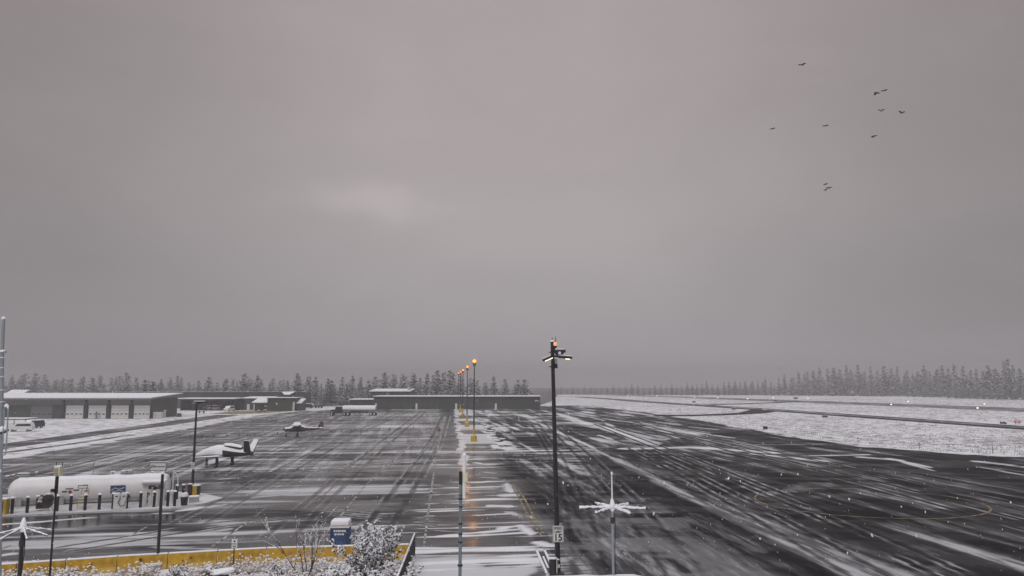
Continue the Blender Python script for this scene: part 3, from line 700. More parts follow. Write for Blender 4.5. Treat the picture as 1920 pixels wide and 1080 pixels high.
# --- long slate hangar behind
Y = 298.0; k = Y / FPX
t = simple_shed('hangar', 'long slate grey hangar rising behind the open vehicle shed', (225 - CX) * k, (562 - CX) * k, Y, 20, 6.3, 6.0, SIDE_D, 0.10, 0.3)
x0 = (225 + 562) / 2
for px in (464.5, 473.5): 
    o = leaf(t, 'door', (px - x0) * k, 0.03, 1.0, 2.1, 0, WHITEM); MB().box(((px - x0) * k + .35, -.12, 1.05), (.1, .06, .1)).build('handle', DARK, o)
mb_ = MB(); mb_.slab([((533 - x0) * k, -0.5), ((558 - x0) * k, -0.5), ((549 - x0) * k, -2.2), ((541 - x0) * k, -2.2)], 5.35, 5.4); mb_.build('porch_roof', TRIM, t)
b_ = MB(); q = [b_.bm.verts.new(v) for v in (((533 - x0) * k, -0.35, 6.55), ((558 - x0) * k, -0.35, 6.7), ((550 - x0) * k, -2.2, 5.5), ((540 - x0) * k, -2.2, 5.5))]
q2 = [b_.bm.verts.new(v.co + Vector((0, 0, -.12))) for v in q]; b_.skin([q2, q]); b_.build('porch_snow', SNOW, t)
mb_ = MB()
for px in (541.5, 548.5): mb_.box(((px - x0) * k, -2.0, 2.67), (.25, .25, 5.34))
mb_.build('porch_column', TRIM, t)
# --- open vehicle shed
Y = 276.0; k = Y / FPX
xa, xb = (338 - CX) * k, (447 - CX) * k; w = xb - xa; D_ = 12.0
t = thing('vehicle_shed', 'open fronted vehicle shed on dark posts with snow along its roof', 'shed', ((xa + xb) / 2, Y, 0))
MB().box((0, D_, 1.9), (w, 0.2, 3.8)).build('back_wall', SIDE_L, t)
for sx in (-1, 1): MB().box((sx * (w / 2 - .1), D_ / 2 + 2, 1.85), (0.15, D_ - 4.2, 3.7)).build('side_wall', SIDE_D, t)
for px in (346, 369, 391, 402, 421, 432, 441, 445): MB().box(((px - CX) * k - (xa + xb) / 2, 0.3, 1.9), (.32, .32, 3.8)).build('post', TRIM, t)
MB().box((0, D_ / 2 - .6, 4.02), (w + 1.2, D_ + 2.4, 0.45)).build('roof', TRIM, t)
MB().box((0, D_ / 2 - .6, 4.36), (w + 1.25, D_ + 2.5, 0.22), bev=.06).build('snow_cover', SNOW, t)
# lower wing right of it
t = simple_shed('hangar', 'low slate wing between the vehicle shed and the gabled office', (447.5 - CX) * k, (498 - CX) * k, Y + 6, 10, 4.1, 4.5, SIDE_D, 0.16, 0.3)
for px in (461, 473.5): leaf(t, 'door', (px - 472.7) * (Y + 6) / FPX, 0.03, 1.0, 2.1, 0, WHITEM)
# --- gabled office
Y = 272.0; k = Y / FPX
cx_ = (530 - CX) * k
t = thing('office_building', 'grey green gabled office with snowy roofs at the apron corner', 'building', (cx_, Y, 0))
def ox(px): return (px - 530) * k
MB().box((ox(532), 5, 2.25), (ox(557) - ox(506), 10, 4.5)).build('wall', SIDE_G, t)
MB().box((ox(532), 4.8, 4.58), (ox(557) - ox(506) + .8, 11.2, .14)).build('roof', TRIM, t)
MB().box((ox(532), 4.9, 4.71), (ox(557) - ox(506) + .8, 11.3, .10)).build('snow_cover', SNOW, t)
MB().box((ox(493), 4.5, 1.35), (ox(506) - ox(481), 6, 2.7)).build('wing_wall', TRIM, t)
b_ = MB(); xA, xB = ox(477), ox(506) - 0.05
lo = [b_.bm.verts.new(v) for v in ((xA, .2, 2.85), (xB, .2, 2.85), (xB, 5.5, 4.35), (ox(480), 5.5, 4.35))]
hi = [b_.bm.verts.new(v.co + Vector((0, 0, .22))) for v in lo]; b_.skin([lo, hi]); b_.build('wing_roof_snow', SNOW, t)
MB().box((ox(493), 1.6, 2.72), (ox(506) - ox(479), .3, .22)).build('wing_eave', TRIM, t)
for px in (500, 503.5): leaf(t, 'window', ox(px), 1.4, .5, .7, 1.5, WHITEM)
for px in (555, 557): leaf(t, 'white_door_panel', ox(px) - .1, .1, .28, 3.1, 0, WHITEM)
o = MB().lathe([(0, .32), (.05, .32)], (ox(524), -0.06, 2.55), (0, 1, 0), 14).build('wall_clock', WHITEM, t)
MB().box((ox(564), 4, 1.25), (ox(568) - ox(560), 6, 2.5)).build('annex_wall', TRIM, t)
b_ = MB(); lo = [b_.bm.verts.new(v) for v in ((ox(559), .6, 2.6), (ox(569), .6, 2.7), (ox(569.5), 6, 4.1), (ox(560), 6, 4.1))]
hi = [b_.bm.verts.new(v.co + Vector((0, 0, .25))) for v in lo]; b_.skin([lo, hi]); b_.build('annex_snow', SNOW, t)
# --- long T-hangar across the end of the apron
pA = gnd(704, 767.2); Y = pA.y; k = Y / FPX
t = thing('aircraft_hangar', 'long grey green row hangar with white rimmed roof across the far apron', 'hangar', ((858 - CX) * k, Y, 0))
def fx(px): return (px - 858) * k
L_ = fx(1012) - fx(704)
MB().box(((fx(704) + fx(1012)) / 2, 7, 2.3), (L_, 14, 4.6)).build('wall', SIDE_G, t)
for i, px in enumerate((730, 754.5, 778.5, 806, 829.5, 853, 881, 903, 927, 951, 975, 999)): MB().box((fx(px), -.05, 2.25), (.22, .12, 4.5)).build('door_post', TRIM, t)
for px in (783, 856.5, 930): 
    o = leaf(t, 'personnel_door', fx(px), .03, .75, 2.15, -.02, WHITEM); MB().box((fx(px) + .25, -.14, 1.1), (.08, .06, .08)).build('handle', DARK, o)
MB().box((fx(1006), -.06, 3.2), (1.6, .08, .35)).build('wall_sign', WHITEM, t)
MB().box(((fx(704) + fx(1012)) / 2, 6.8, 4.68), (L_ + .5, 15, .16)).build('roof', TRIM, t)
MB().box(((fx(704) + fx(1012)) / 2, 6.8, 4.91), (L_ + .6, 15.1, .30), bev=.08).build('snow_cover', SNOW, t)
MB().box(((fx(657.5) + fx(704)) / 2 - .02, 8, 1.75), (fx(704) - fx(657.5) - .05, 12, 3.5)).build('wing_wall', SIDE_G, t)
MB().box(((fx(657.5) + fx(704)) / 2 - .3, 7.8, 3.66), (fx(704) - fx(657.5), 13, .32), bev=.08).build('wing_snow', SNOW, t)
o = leaf(t, 'personnel_door', fx(708), .03, .75, 2.15, -.02, WHITEM)
# --- taller hangar behind it
Y = 332.0; k = Y / FPX
t = simple_shed('hangar', 'taller hangar whose snowy roof shows above the far row hangar', (698 - CX) * k, (768 - CX) * k, Y, 16, 6.1, 6.9, SIDE_D, .3, .8)
# --- house at the far left
Y = 262.0; k = Y / FPX
t = thing('house', 'small snow roofed house behind the left end of the grey hangar', 'house', ((24 - CX) * k, Y, 0))
MB().box((0, 5, 2.3), (7.5, 8, 4.6)).build('wall', SIDE_L, t)
for nm_, m_, dz in (('roof', TRIM, 0), ('snow_cover', SNOW, .13)):
    b_ = MB()
    lo = [b_.bm.verts.new(v) for v in ((-3.6, .2, 4.55 + dz), (2.6, .2, 4.55 + dz), (4.3, 4.8, 7.2 + dz), (-1.9, 4.8, 7.2 + dz))]
    hi = [b_.bm.verts.new(v.co + Vector((0, 0, .12 if dz == 0 else .3))) for v in lo]; b_.skin([lo, hi])
    lo = [b_.bm.verts.new(v) for v in ((2.7, .2, 4.5 + dz), (6.5, .2, 4.5 + dz), (5.5, 4.8, 6.1 + dz), (4.4, 4.8, 7.1 + dz))]
    b_.build(nm_, m_, t)
MB().box((5.8, 5, 1.6), (4, 7, 3.2)).build('side_wing', SIDE_D, t)
MB().box((5.6, 4.6, 3.3), (4.8, 8, .2)).build('wing_snow', SNOW, t)
# --- open canopy low at the far left edge
p = gnd(10, 800); k = p.y / FPX
t = thing('canopy', 'low snow topped canopy on posts behind the antenna mast', 'canopy', (p.x, p.y, 0))
MB().box((1.2, 0, 1.75), (9.5, 4, .18)).build('roof', TRIM, t); MB().box((1.2, 0, 1.93), (9.6, 4.1, .17), bev=.05).build('snow_cover', SNOW, t)
for x in (-3, 0, 3, 5.6): MB().cyl((x, -1.6, 0), (x, -1.6, 1.7), .07).build('post', DARK, t)

# ================================================================== LIGHT POLES AND MASTS
# --- row of sodium lamps on yellow bases
rowpx = [(888.5, 827.5), (875.5, 800), (867.5, 782.5), (863.0, 772.5), (859.5, 766.8)]
WHICH = ['nearest and tallest looking', 'second nearest', 'middle', 'second farthest', 'farthest and smallest looking']
LAMPZ = 13.7
def build_row_lamp(p, label):
    t = thing('apron_lamp', label, 'street lamp', p, 0, 'sodium lamps on yellow bases')
    MB().lathe([(0, .52), (.06, .55), (.95, .50), (1.0, .44)], n=16).build('base', YELLOW, t)
    MB().lathe([(1.0, .20), (1.15, .20), (2.6, .16), (2.62, .14)], n=12).build('sleeve', YELLOW, t)
    MB().cyl((0, 0, 2.6), (0, 0, LAMPZ - .35), .13, .085, 10).build('pole', DARK, t)
    h = MB().lathe([(LAMPZ - .85, .10), (LAMPZ - .6, .26), (LAMPZ - .22, .30), (LAMPZ - .16, .22)], n=14).build('lamp_housing', DARK, t)
    MB().lathe([(LAMPZ - .17, .18), (LAMPZ - .02, .25), (LAMPZ + .14, .25), (LAMPZ + .26, .14), (LAMPZ + .3, .02)], n=14).build('lens', ORANGE_LAMP, h, smooth=True)
    MB().lathe([(1.0, .40), (1.07, .42), (1.1, .3)], n=14).build('snow_cap', SNOW, t)
    return t
l0 = build_row_lamp(gnd(*rowpx[0]), WHICH[0] + ' of the five lit orange lamps on yellow bases')
for q, wname in zip(rowpx[1:], WHICH[1:]): dup(l0, gnd(*q), 0, wname + ' of the five lit orange lamps on yellow bases')
for o_ in bpy.data.objects:
    if o_.name.startswith('lens') and not o_.data.materials[0] == ORANGE_SMALL and o_.parent and o_.parent.parent != l0: o_.data.materials[0] = ORANGE_SMALL
lens0 = [c for h in l0.children for c in h.children if c.name.startswith('lens')][0]
m2 = lens0.data.copy(); lens0.data = m2; m2.materials[0] = ORANGE_LAMP
for v in m2.vertices: v.co.x *= 1.15; v.co.y *= 1.15; v.co.z = LAMPZ + (v.co.z - LAMPZ) * 1.15 + .03
# real light from the two nearest sodium lamps
for i, q in enumerate(rowpx[:3]):
    p = gnd(*q); L = bpy.data.objects.new('sodium_light', bpy.data.lights.new('sodium_light', 'POINT')); COL.objects.link(L)
    L.data.color = (1.0, .45, .1); L.data.energy = 130; L.data.shadow_soft_size = .45; L.location = (p.x, p.y - .8, LAMPZ - .1)

# --- tall dark light pole with the speed limit sign
p = gnd(1046.5, 1078); PT = p.copy()
dm = p.y / FPX * 1.012
t = thing('light_pole', 'tall dark light pole with lit lamp heads, beacon and speed limit sign', 'light pole', p)
topz = far(1036, 641, p.y).z; lean = far(1035.5, 641, p.y).x - p.x
def on_pole(z): return Vector((lean * z / topz, 0, z))
MB().cyl(on_pole(0), on_pole(topz), .14, .095, 16).build('pole', BLACK, t)
MB().cyl(on_pole(0), on_pole(.12), .30, .30, 16).build('base_plate', DARK, t)
MB().lathe([(topz, .13), (topz + .06, .12), (topz + .10, .05)], (lean, 0, 0)).build('snow_cap', SNOW, t, smooth=True)
MB().cyl(on_pole(topz + .08), on_pole(topz + .24), .02, .02, 6).build('spike', DARK, t)
def pz(px, py): q = far(px, py, p.y); return Vector((q.x - p.x, 0, q.z))
def lamp_head(a, b, c, lit, nm='lamp_head'):
    """arm from a (on pole) to b; lit strip between c0 and c1"""
    A, B = pz(*a), pz(*b)
    h = MB().tube([A, A.lerp(B, .35) + Vector((0, 0, .03)), B], [.05, .05, .04], 8).build('lamp_arm', BLACK, t)
    d = (B - A).normalized(); d = d if d.x > 0 else -d; ang = math.atan2(d.z, d.x)
    m_ = A.lerp(B, .62); Lh = (B - A).length * .78
    hd = MB().box((0, 0, 0), (Lh, .36, .13), bev=.04).build(nm, BLACK, t, loc=m_); hd.rotation_euler = (0, -ang, 0)
    MB().box((0, 0, .09), (Lh * .96, .34, .05), bev=.02).build('snow_cap', SNOW, hd)
    s = pz(*lit[0]); e = pz(*lit[1]); mid = (s + e) / 2
    le = MB().box((0, 0, -.085), ((e - s).length, .26, .04), bev=.01).build('led_panel', WARM_LAMP, hd); le.location = ((mid - m_).length * (1 if mid.x > m_.x else -1), 0, 0)
lamp_head((1038, 667), (1017.5, 676), None, ((1019, 677), (1034, 674)))
lamp_head((1038, 668), (1072.5, 671), None, ((1060, 672), (1068.5, 672)))
# upper flood light seen from behind, beacon, equipment tube
A, B = pz(1038, 660), pz(1057, 657)
hd = MB().box((A + B) / 2 + Vector((.05, .05, 0)), ((B - A).length + .1, .4, .16), bev=.05).build('flood_light', BLACK, t)
MB().box((A + B) / 2 + Vector((.05, .05, .11)), ((B - A).length * .9, .36, .06), bev=.02).build('snow_cap', SNOW, hd)
MB().prism([(A.x + .05, A.z - .05), (B.x + .05, B.z - .05), (B.x - .1, B.z - .32), (A.x + .2, A.z - .28)], -.12, .12).build('flood_bracket', DARK, t)
q = pz(1049, 662); MB().box((q.x, -.15, q.z), (.14, .1, .14), bev=.03).build('snow_lump', SNOW, t)
q0, q1 = pz(1042, 673), pz(1042.5, 690)
MB().cyl(q0, q1, .075, .075, 12).build('equipment_tube', GREY, t); MB().cyl(pz(1042.4, 682), pz(1042.6, 690.5), .085, .085, 12).build('tube_end', BLACK, t)
MB().tube([pz(1036, 640), pz(1038.5, 645), pz(1040, 650)], .05, 8).build('beacon_arm', BLACK, t)
q = pz(1040.4, 646); be = MB().lathe([(-.28, .07), (-.08, .11), (-.06, .12)], q).build('beacon_base', MAROON, t)
MB().lathe([(-.06, .08), (.04, .095), (.10, .07), (.13, .02)], q, n=16).build('beacon_lens', RED_LAMP, be, smooth=True)
MB().cyl(pz(1041.5, 650), pz(1041.5, 631), .025, .018, 6).build('whip_antenna', MAROON, t)
for py in (660.5, 687.5):
    q = pz(1037.5, py); MB().box((q.x, 0, q.z), (.46, .3, .05)).build('clamp', BLACK, t)
MB().tube([pz(1037, 687), pz(1041, 688.5), pz(1043, 689.5)], .03, 6).build('tube_bracket', BLACK, t)
# speed sign
c = pz(1045.8, 999); sw, sh = 19.2 * dm, 28.5 * dm
sg = MB().box((0, 0, 0), (sw, .012, sh), bev=.004).build('speed_sign', WHITEM, t, loc=(c.x, -.30, c.z))
def flat_text(nm, s, size, z, sx=1.0, bold=0.0, m=BLACK, par=sg, x=0):
    return text_mesh(nm, s, size, m, par, (x, -.011, z), (PI / 2, 0, 0), .002, 0, sx, bold=bold)
flat_text('lettering_speed', 'SPEED', .17, sh * .33, .95, .004); flat_text('lettering_limit', 'LIMIT', .17, sh * .12, .95, .004); flat_text('number', '15', .48, -sh * .23, .95, .012)
mb_ = MB()
for a, b in (((-1, 1), (1, 1)), ((1, 1), (1, -1)), ((1, -1), (-1, -1)), ((-1, -1), (-1, 1))):
    x0, z0, x1, z1 = a[0] * (sw / 2 - .025), a[1] * (sh / 2 - .025), b[0] * (sw / 2 - .025), b[1] * (sh / 2 - .025)
    mb_.box(((x0 + x1) / 2, -.008, (z0 + z1) / 2), (abs(x1 - x0) + .012, .005, abs(z1 - z0) + .012))
mb_.build('sign_border', BLACK, sg)
mb_ = MB(); mb_.box((0, -.24, sh * .3 + c.z), (.4, .1, .04)); mb_.box((0, -.24, -sh * .3 + c.z), (.4, .1, .04)); o = mb_.build('sign_bracket', DARK, t, loc=(c.x, 0, 0))
q = pz(1050.5, 984); MB().box((q.x, -.2, q.z), (.16, .16, .22), bev=.03).build('junction_box', GREY, t)
q = pz(1047.3, 1060); text_mesh('pole_number', '8', .24, WHITEM, t, (q.x, -.19, q.z), (PI / 2, 0, 0), .004, bold=.006)
MB().tube([pz(1040, 1043) + Vector((0, -.2, 0)), pz(1045, 1047) + Vector((0, -.2, 0)), pz(1048, 1048) + Vector((0, -.2, 0))], .04, 6).build('snow_lump', SNOW, t)
# cabinet beside the pole
c = gnd(1035.5, 1079)
t = thing('utility_cabinet', 'dark utility cabinet with a snow strip beside the light pole', 'cabinet', (c.x, c.y, 0))
MB().box((0, 0, .42), (.32, .32, .84), bev=.02).build('body', BLACK, t); MB().box((0, 0, .87), (.34, .34, .06), bev=.02).build('snow_cap', SNOW, t)
MB().box((-.02, -.165, .45), (.24, .012, .66), bev=.004).build('door', DARK, t); MB().box((.24, 0, .45), (.05, .1, .9)).build('conduit', WHITEP, t)
# kerb frame
mb_ = MB(); P4 = [gnd(1006, 1034.5), gnd(1021, 1034.5), gnd(1041, 1078), gnd(1026, 1080)]
for i in range(4):
    a, b = P4[i], P4[(i + 1) % 4]; d = (b - a); mb_.box(((a + b) / 2).to_tuple()[:2] + (.06,), (d.length + .1, .12, .12), rz=math.atan2(d.y, d.x))
t = thing('drain_grate', 'narrow snow rimmed drain set in the slab beside the light pole', 'drain', P4[0])
o = mb_.build('rim', SNOW, t); o.location = -Vector((P4[0].x, P4[0].y, 0))
mb_ = MB(); mb_.sheet([(*(p_ - P4[0]).to_2d(), .03) for p_ in P4]); mb_.build('grate', DARK, t)
mb_ = MB(); c4 = (P4[0] + P4[1] + P4[2] + P4[3]) / 4 - P4[0]; ang = math.atan2((P4[2] - P4[1]).y, (P4[2] - P4[1]).x)
mb_.box((c4.x, c4.y, .05), (2.6, .10, .05), rz=ang); mb_.build('snow_lump', SNOW, t)

# --- dark lamp post near the fuel island
p = gnd(360.5, 917); z_ = lambda py: far(363, py, p.y).z; s1 = p.y / FPX
t = thing('light_pole', 'slim dark lamp post by the yellow box with two white plates', 'light pole', p)
H = z_(757)
MB().cyl((0, 0, 0), (0, 0, H), .13, .085, 12).build('pole', BLACK, t)
MB().tube([(0, 0, H - .2), (.12, 0, H + .05), (.55, 0, H + .12)], .06, 8).build('lamp_arm', BLACK, t)
h = MB().box((.45, -.1, H + .16), (1.15, .42, .12), bev=.04).build('lamp_head', BLACK, t); MB().box((.3, -.1, H + .25), (1.0, .38, .06), bev=.02).build('snow_cap', SNOW, h)
MB().box((-.28, 0, H + .04), (.35, .2, .08), bev=.02).build('lamp_bracket', GREY, t)
for py in (869.5, 877): 
    o = MB().box((0, -.16, z_(py)), (.36, .02, .28), bev=.005).build('plate', WHITEM, t); MB().box((0, -.172, z_(py)), (.26, .008, .06)).build('lettering', BLACK, o)
# --- pole in front with small camera arm
p = gnd(294.5, 1070); s1 = p.y / FPX
t = thing('light_pole', 'black pole on a snowy concrete footing in front of the fuel tank', 'light pole', p)
top = far(300.5, 889, p.y); lx = top.x - p.x
# the pole as seen converges with the others; keep it plumb
MB().cyl((0, 0, 0), (0, 0, top.z), .085, .075, 12).build('pole', BLACK, t)
MB().lathe([(top.z, .09), (top.z + .06, .085), (top.z + .1, .03)]).build('snow_cap', SNOW, t, smooth=True)
zc = far(297, 915, p.y).z
MB().cyl((-.32, 0, zc), (-.05, 0, zc), .05, .05, 8).build('bracket', BLACK, t); MB().box((-.36, -.02, zc), (.14, .22, .17), bev=.02).build('camera_box', BLACK, t)
MB().box((0, 0, .18), (.62, .62, .36), bev=.05).build('footing', CONC, t); MB().box((0, 0, .39), (.6, .6, .10), bev=.04).build('footing_snow', SNOW, t)
zc2 = far(297, 1003, p.y).z
# --- weather sensor pole
Yp = 24.0
def ws(px, py): return far(px, py, Yp)
base = ws(98, 1000); top = ws(99, 905)
t = thing('weather_sensor', 'dark pole topped by a small cream louvred sensor box', 'weather sensor', (base.x + .02, Yp, 0))
MB().cyl((0, 0, 0), (0, 0, top.z), .036, .03, 10).build('pole', BLACK, t)
MB().cyl((0, 0, ws(99, 925).z), (0, 0, ws(99, 893).z), .055, .05, 10).build('collar', BLACK, t)
zc = ws(100, 883).z; bw = 11 * Yp / FPX
bx_ = MB().box((.03, 0, zc), (bw, bw, 15 * Yp / FPX), bev=.01).build('louvre_box', CREAM, t)
mb_ = MB()
for i in range(4):
    for j in range(5): mb_.box((.03 - bw / 2 + bw * (i + .7) / 5.4, -bw / 2 - .002, zc - .11 + .045 * j), (bw / 10, .012, .022))
mb_.build('louvre_slots', DARK, bx_)
MB().box((.03, 0, ws(100, 874.5).z), (bw * 1.05, bw * 1.05, .05), bev=.015).build('snow_cap', SNOW, t)
for dx in (-.08, .11): MB().cyl((.03 + dx, 0, zc + .13), (.03 + dx, 0, zc + .27), .012, .012, 6).build('prong', DARK, t)
MB().box((-.05, -.08, ws(97, 919).z), (.12, .1, .1), bev=.02).build('clamp', BLACK, t)
MB().tube([(0, -.06, ws(97, 945).z), (-.1, -.08, ws(97, 952).z), (-.06, -.08, ws(97, 956).z)], .02, 6).build('cable', WHITEP, t)

# --- ground plane antennas on the roof
def star(name, label, px, py_hub, py_top, Yd, arm, pole_m, r_arm=.013, rots=None, whip=True, r_pole=.014):
    hub = far(px, py_hub, Yd); topz_ = far(px, py_top, Yd).z
    t = thing(name, label, 'antenna', (hub.x, Yd, ROOFZ))
    hz_ = hub.z - ROOFZ
    MB().cyl((0, 0, -.3), (0, 0, hz_), r_pole, r_pole, 12).build('pole', pole_m, t)
    MB().lathe([(hz_ - .04, .014), (hz_ - .01, .028), (hz_ + .03, .026), (hz_ + .07, .016), (hz_ + .09, .008)], n=12).build('hub_snow', SNOW, t, smooth=True)
    if whip:
        MB().cyl((0, 0, hz_ + .06), (0, 0, topz_ - ROOFZ), .010, .006, 8).build('whip', WHITEP, t)
        MB().lathe([(0, .004), (.012, .011), (.03, .009), (.035, .002)], (0, 0, topz_ - ROOFZ - .005), n=8).build('tip_snow', SNOW, t)
    MB().lathe([(hz_ - .16, r_pole + .006), (hz_ - .13, r_pole + .009), (hz_ - .10, r_pole + .006)], n=12).build('clamp', DARK, t)
    MB().tube([(r_pole + .006, -.004, hz_ - .06), (r_pole + .016, -.006, hz_ - .2), (r_pole + .005, -.008, hz_ - .4), (r_pole + .010, -.004, -.1)], .0035, 6).build('coax_cable', BLACK, t)
    for a, drop in rots:
        d = Vector((math.cos(a), math.sin(a), 0)); e = d * arm + Vector((0, 0, hz_ - drop))
        r = MB().cyl((0, 0, hz_ + .005), e, .006, .006, 6).build('radial', DARK, t)
        pts = [Vector((0, 0, hz_ + .010)).lerp(e + Vector((0, 0, .006)), f) + Vector((0, 0, rnd.uniform(-.003, .004))) for f in [.1 + .9 * i_ / 11 for i_ in range(12)]]
        MB().tube(pts, [r_arm * rnd.uniform(.5, 1.15) for _ in pts], 8).build('snow_cover', SNOW, r, smooth=True)
    return t
D2 = math.radians
star('radio_antenna', 'star shaped antenna with six snow covered arms on a pale pole', 1148, 951, 890, 7.85, .335, GREY,
     rots=[(D2(a), .01) for a in (-6, 54, 114, 174, 234, 294)], r_arm=.014)
star('radio_antenna', 'dark pole antenna with drooping snowy arms beside the tall antenna mast', 43.5, 990, 962, 6.9, .25, BLACK,
     rots=[(D2(a), .06) for a in (-10, 62, 130, 200, 258, 310)], r_arm=.009, whip=False, r_pole=.017)
# --- clamp mounted pole antenna in the middle
Yd = 7.62; q = far(862.5, 1076, Yd); u1 = Yd / FPX
t = thing('radio_antenna', 'steel pole with dark clamps carrying a white tubular antenna', 'antenna', (q.x, Yd, ROOFZ))
zq = lambda py: far(862, py, Yd).z - ROOFZ
MB().cyl((0, 0, -.3), (0, 0, zq(888)), .0165, .0165, 14).build('pole', STEELBL, t, smooth=True)
MB().cyl((0, 0, zq(908)), (0, 0, zq(884)), .0195, .0195, 14).build('upper_sleeve', BLACK, t)
for py, r in ((982, .021), (1001, .021), (1016.5, .021), (1060, .026), (950, .020), (935, .022)):
    MB().cyl((0, 0, zq(py) - .007), (0, 0, zq(py) + .007), r, r, 12).build('clamp', BLACK, t)
MB().box((-.035, 0, zq(931)), (.04, .02, .018)).build('bolt', GREY, t)
ax_ = 6.2 * u1
MB().cyl((ax_, -.01, zq(934)), (ax_, -.01, zq(854)), .016, .0175, 14).build('tube_antenna', WHITEP, t, smooth=True)
MB().lathe([(0, .019), (.014, .02), (.024, .008)], (ax_, -.01, zq(854))).build('snow_cap', SNOW, t)
MB().cyl((ax_ + .012, -.012, zq(903)), (ax_ + .012, -.012, zq(887)), .027, .027, 12).build('coil_box', CREAM, t, smooth=True)
for py in (892, 929): MB().box((ax_ / 2, -.005, zq(py)), (ax_ + .02, .022, .018)).build('bracket', DARK, t)
# --- tall mast with folded dipole at the left edge
Yd = 7.0; u1 = Yd / FPX
q = far(5.5, 890, Yd)
t = thing('antenna_mast', 'tall grey mast with snowy crossarms and a looped dipole', 'antenna', (q.x, Yd, ROOFZ - 0.4)); t.rotation_euler = (0, D2(-4.6), 0); t.location.x += .105; zz = lambda py: far(9, py, Yd).z - ROOFZ + .4
xx = lambda px: (px - 9) * u1
MB().cyl((xx(6), 0, -.3), (xx(10.5), 0, zz(662)), .018, .016, 14).build('pole', GREY, t, smooth=True)
MB().cyl((xx(10.3), 0, zz(664)), (xx(12.8), 0, zz(597)), .0145, .0145, 14).build('upper_pole', GREY, t, smooth=True)
MB().lathe([(0, .017), (.012, .018), (.026, .006)], (xx(12.8), 0, zz(597))).build('snow_cap', SNOW, t)
MB().cyl((xx(3), .02, zz(760)), (xx(7.2), .02, zz(662)), .011, .011, 8).build('coax_cable', BLACK, t)
MB().cyl((xx(1), .02, zz(800)), (xx(3), .02, zz(735)), .014, .014, 8).build('splice', RUBBER, t)
MB().box((xx(0), 0, zz(659)), (.17, .03, .012)).build('crossarm', GREY, t); MB().box((xx(0), 0, zz(656.5)), (.16, .034, .022), bev=.008).build('crossarm_snow', SNOW, t)
for py in (669, 688, 705, 730, 752):
    MB().box((xx(9), 0, zz(py)), (.055, .044, .008)).build('strap', WHITEP, t)
MB().box((xx(-2), -.02, zz(745)), (.1, .05, .05), bev=.01).build('clamp', GREY, t)
MB().tube([(xx(4), 0, zz(812)), (xx(18), -.02, zz(810)), (xx(26.5), -.03, zz(806))], .010, 8).build('dipole_arm', BLACK, t)
MB().tube([(xx(0), 0, zz(806)), (xx(14), -.02, zz(803)), (xx(25), -.03, zz(800.5))], [.02, .026, .015], 8).build('arm_snow', SNOW, t, smooth=True)
MB().tube([(xx(-6), 0, zz(884)), (xx(4), -.02, zz(883)), (xx(12), -.02, zz(881))], [.02, .03, .012], 8).build('arm_snow', SNOW, t, smooth=True)
loop = []
r_ = 3.6
for i in range(9): a = PI * i / 8; loop.append((xx(24.3 + r_ * math.cos(a)), -.04, zz(764 - r_ * math.sin(a))))
loop = [(xx(23.8), -.04, zz(848))] + loop + [(xx(17.2), -.04, zz(848))]
for i in range(1, 7): a = PI * i / 6; loop.append((xx(20.5 - 3.3 * math.cos(a)), -.04, zz(849 + 3 * math.sin(a))))
MB().tube(loop, .0058, 8).build('folded_dipole', GREY, t, smooth=True)
MB().tube([(xx(20.8), -.04, zz(765)), (xx(22), -.04, zz(761)), (xx(24.3), -.04, zz(759.2)), (xx(26.6), -.04, zz(761)), (xx(27.8), -.04, zz(766))], [.006, .012, .016, .012, .006], 8).build('loop_snow', SNOW, t, smooth=True)

# ================================================================== BARRIERS, FENCE, SIGNS IN FRONT
bp_ = [gnd(767, 1050), gnd(499, 1057.5), gnd(407, 1063), gnd(314, 1068.5), gnd(219, 1074.5), gnd(122, 1082), gnd(30, 1089), gnd(-62, 1096)]
ends = [bp_[0], bp_[0].lerp(bp_[1], 1 / 3), bp_[0].lerp(bp_[1], 2 / 3)] + bp_[1:]
BPROF = [(-.30, 0), (.30, 0), (.30, .07), (.17, .30), (.10, .90), (-.10, .90), (-.17, .30), (-.30, .07)]
for i, (a, b) in enumerate(zip(ends, ends[1:])):
    d = a - b; L = d.length - .05; mid = (a + b) / 2
    t = thing('concrete_barrier', 'yellow snow topped barrier, ' + ('the one touching the gate fence' if i == 0 else 'the last one, farthest from the gate fence' if i == len(ends) - 2 else ORD[i] + ' in line counting from the gate fence'),
              'barrier', (mid.x, mid.y, .06), math.atan2(d.y, d.x), 'yellow barriers along the apron edge')
    mb_ = MB(); top = [(-.105, .79), (-.175, .305), (.175, .305), (.105, .79)]
    A = [mb_.bm.verts.new((-L / 2, y, z)) for y, z in top]; B = [mb_.bm.verts.new((L / 2, y, z)) for y, z in top]; mb_.skin([A, B])
    mb_.build('body', OCHRE, t)
    mb_ = MB(); ft = [(-.178, .303), (-.30, .09), (-.30, 0), (.30, 0), (.30, .09), (.178, .303)]
    A = [mb_.bm.verts.new((-L / 2, y, z)) for y, z in ft]; B = [mb_.bm.verts.new((L / 2, y, z)) for y, z in ft]; mb_.skin([A, B])
    mb_.build('foot', OCHRE2, t)
    MB().box((0, 0, .815), (L, .24, .06), bev=.025).build('snow_cap', SNOW, t)
    if i in (2, 3, 5):
        MB().lathe([(0, .07), (.02, .07)], (-.4 + .3 * (i % 2), -.17, .6), (0, -1, 0), 10).build('lifting_eye', WHITEM if i == 3 else DARK, t)
    if i in (3, 4): MB().lathe([(0, .05), (.02, .05)], (-.1, -.165, .55), (0, -1, 0), 8).build('lifting_eye', DARK, t)
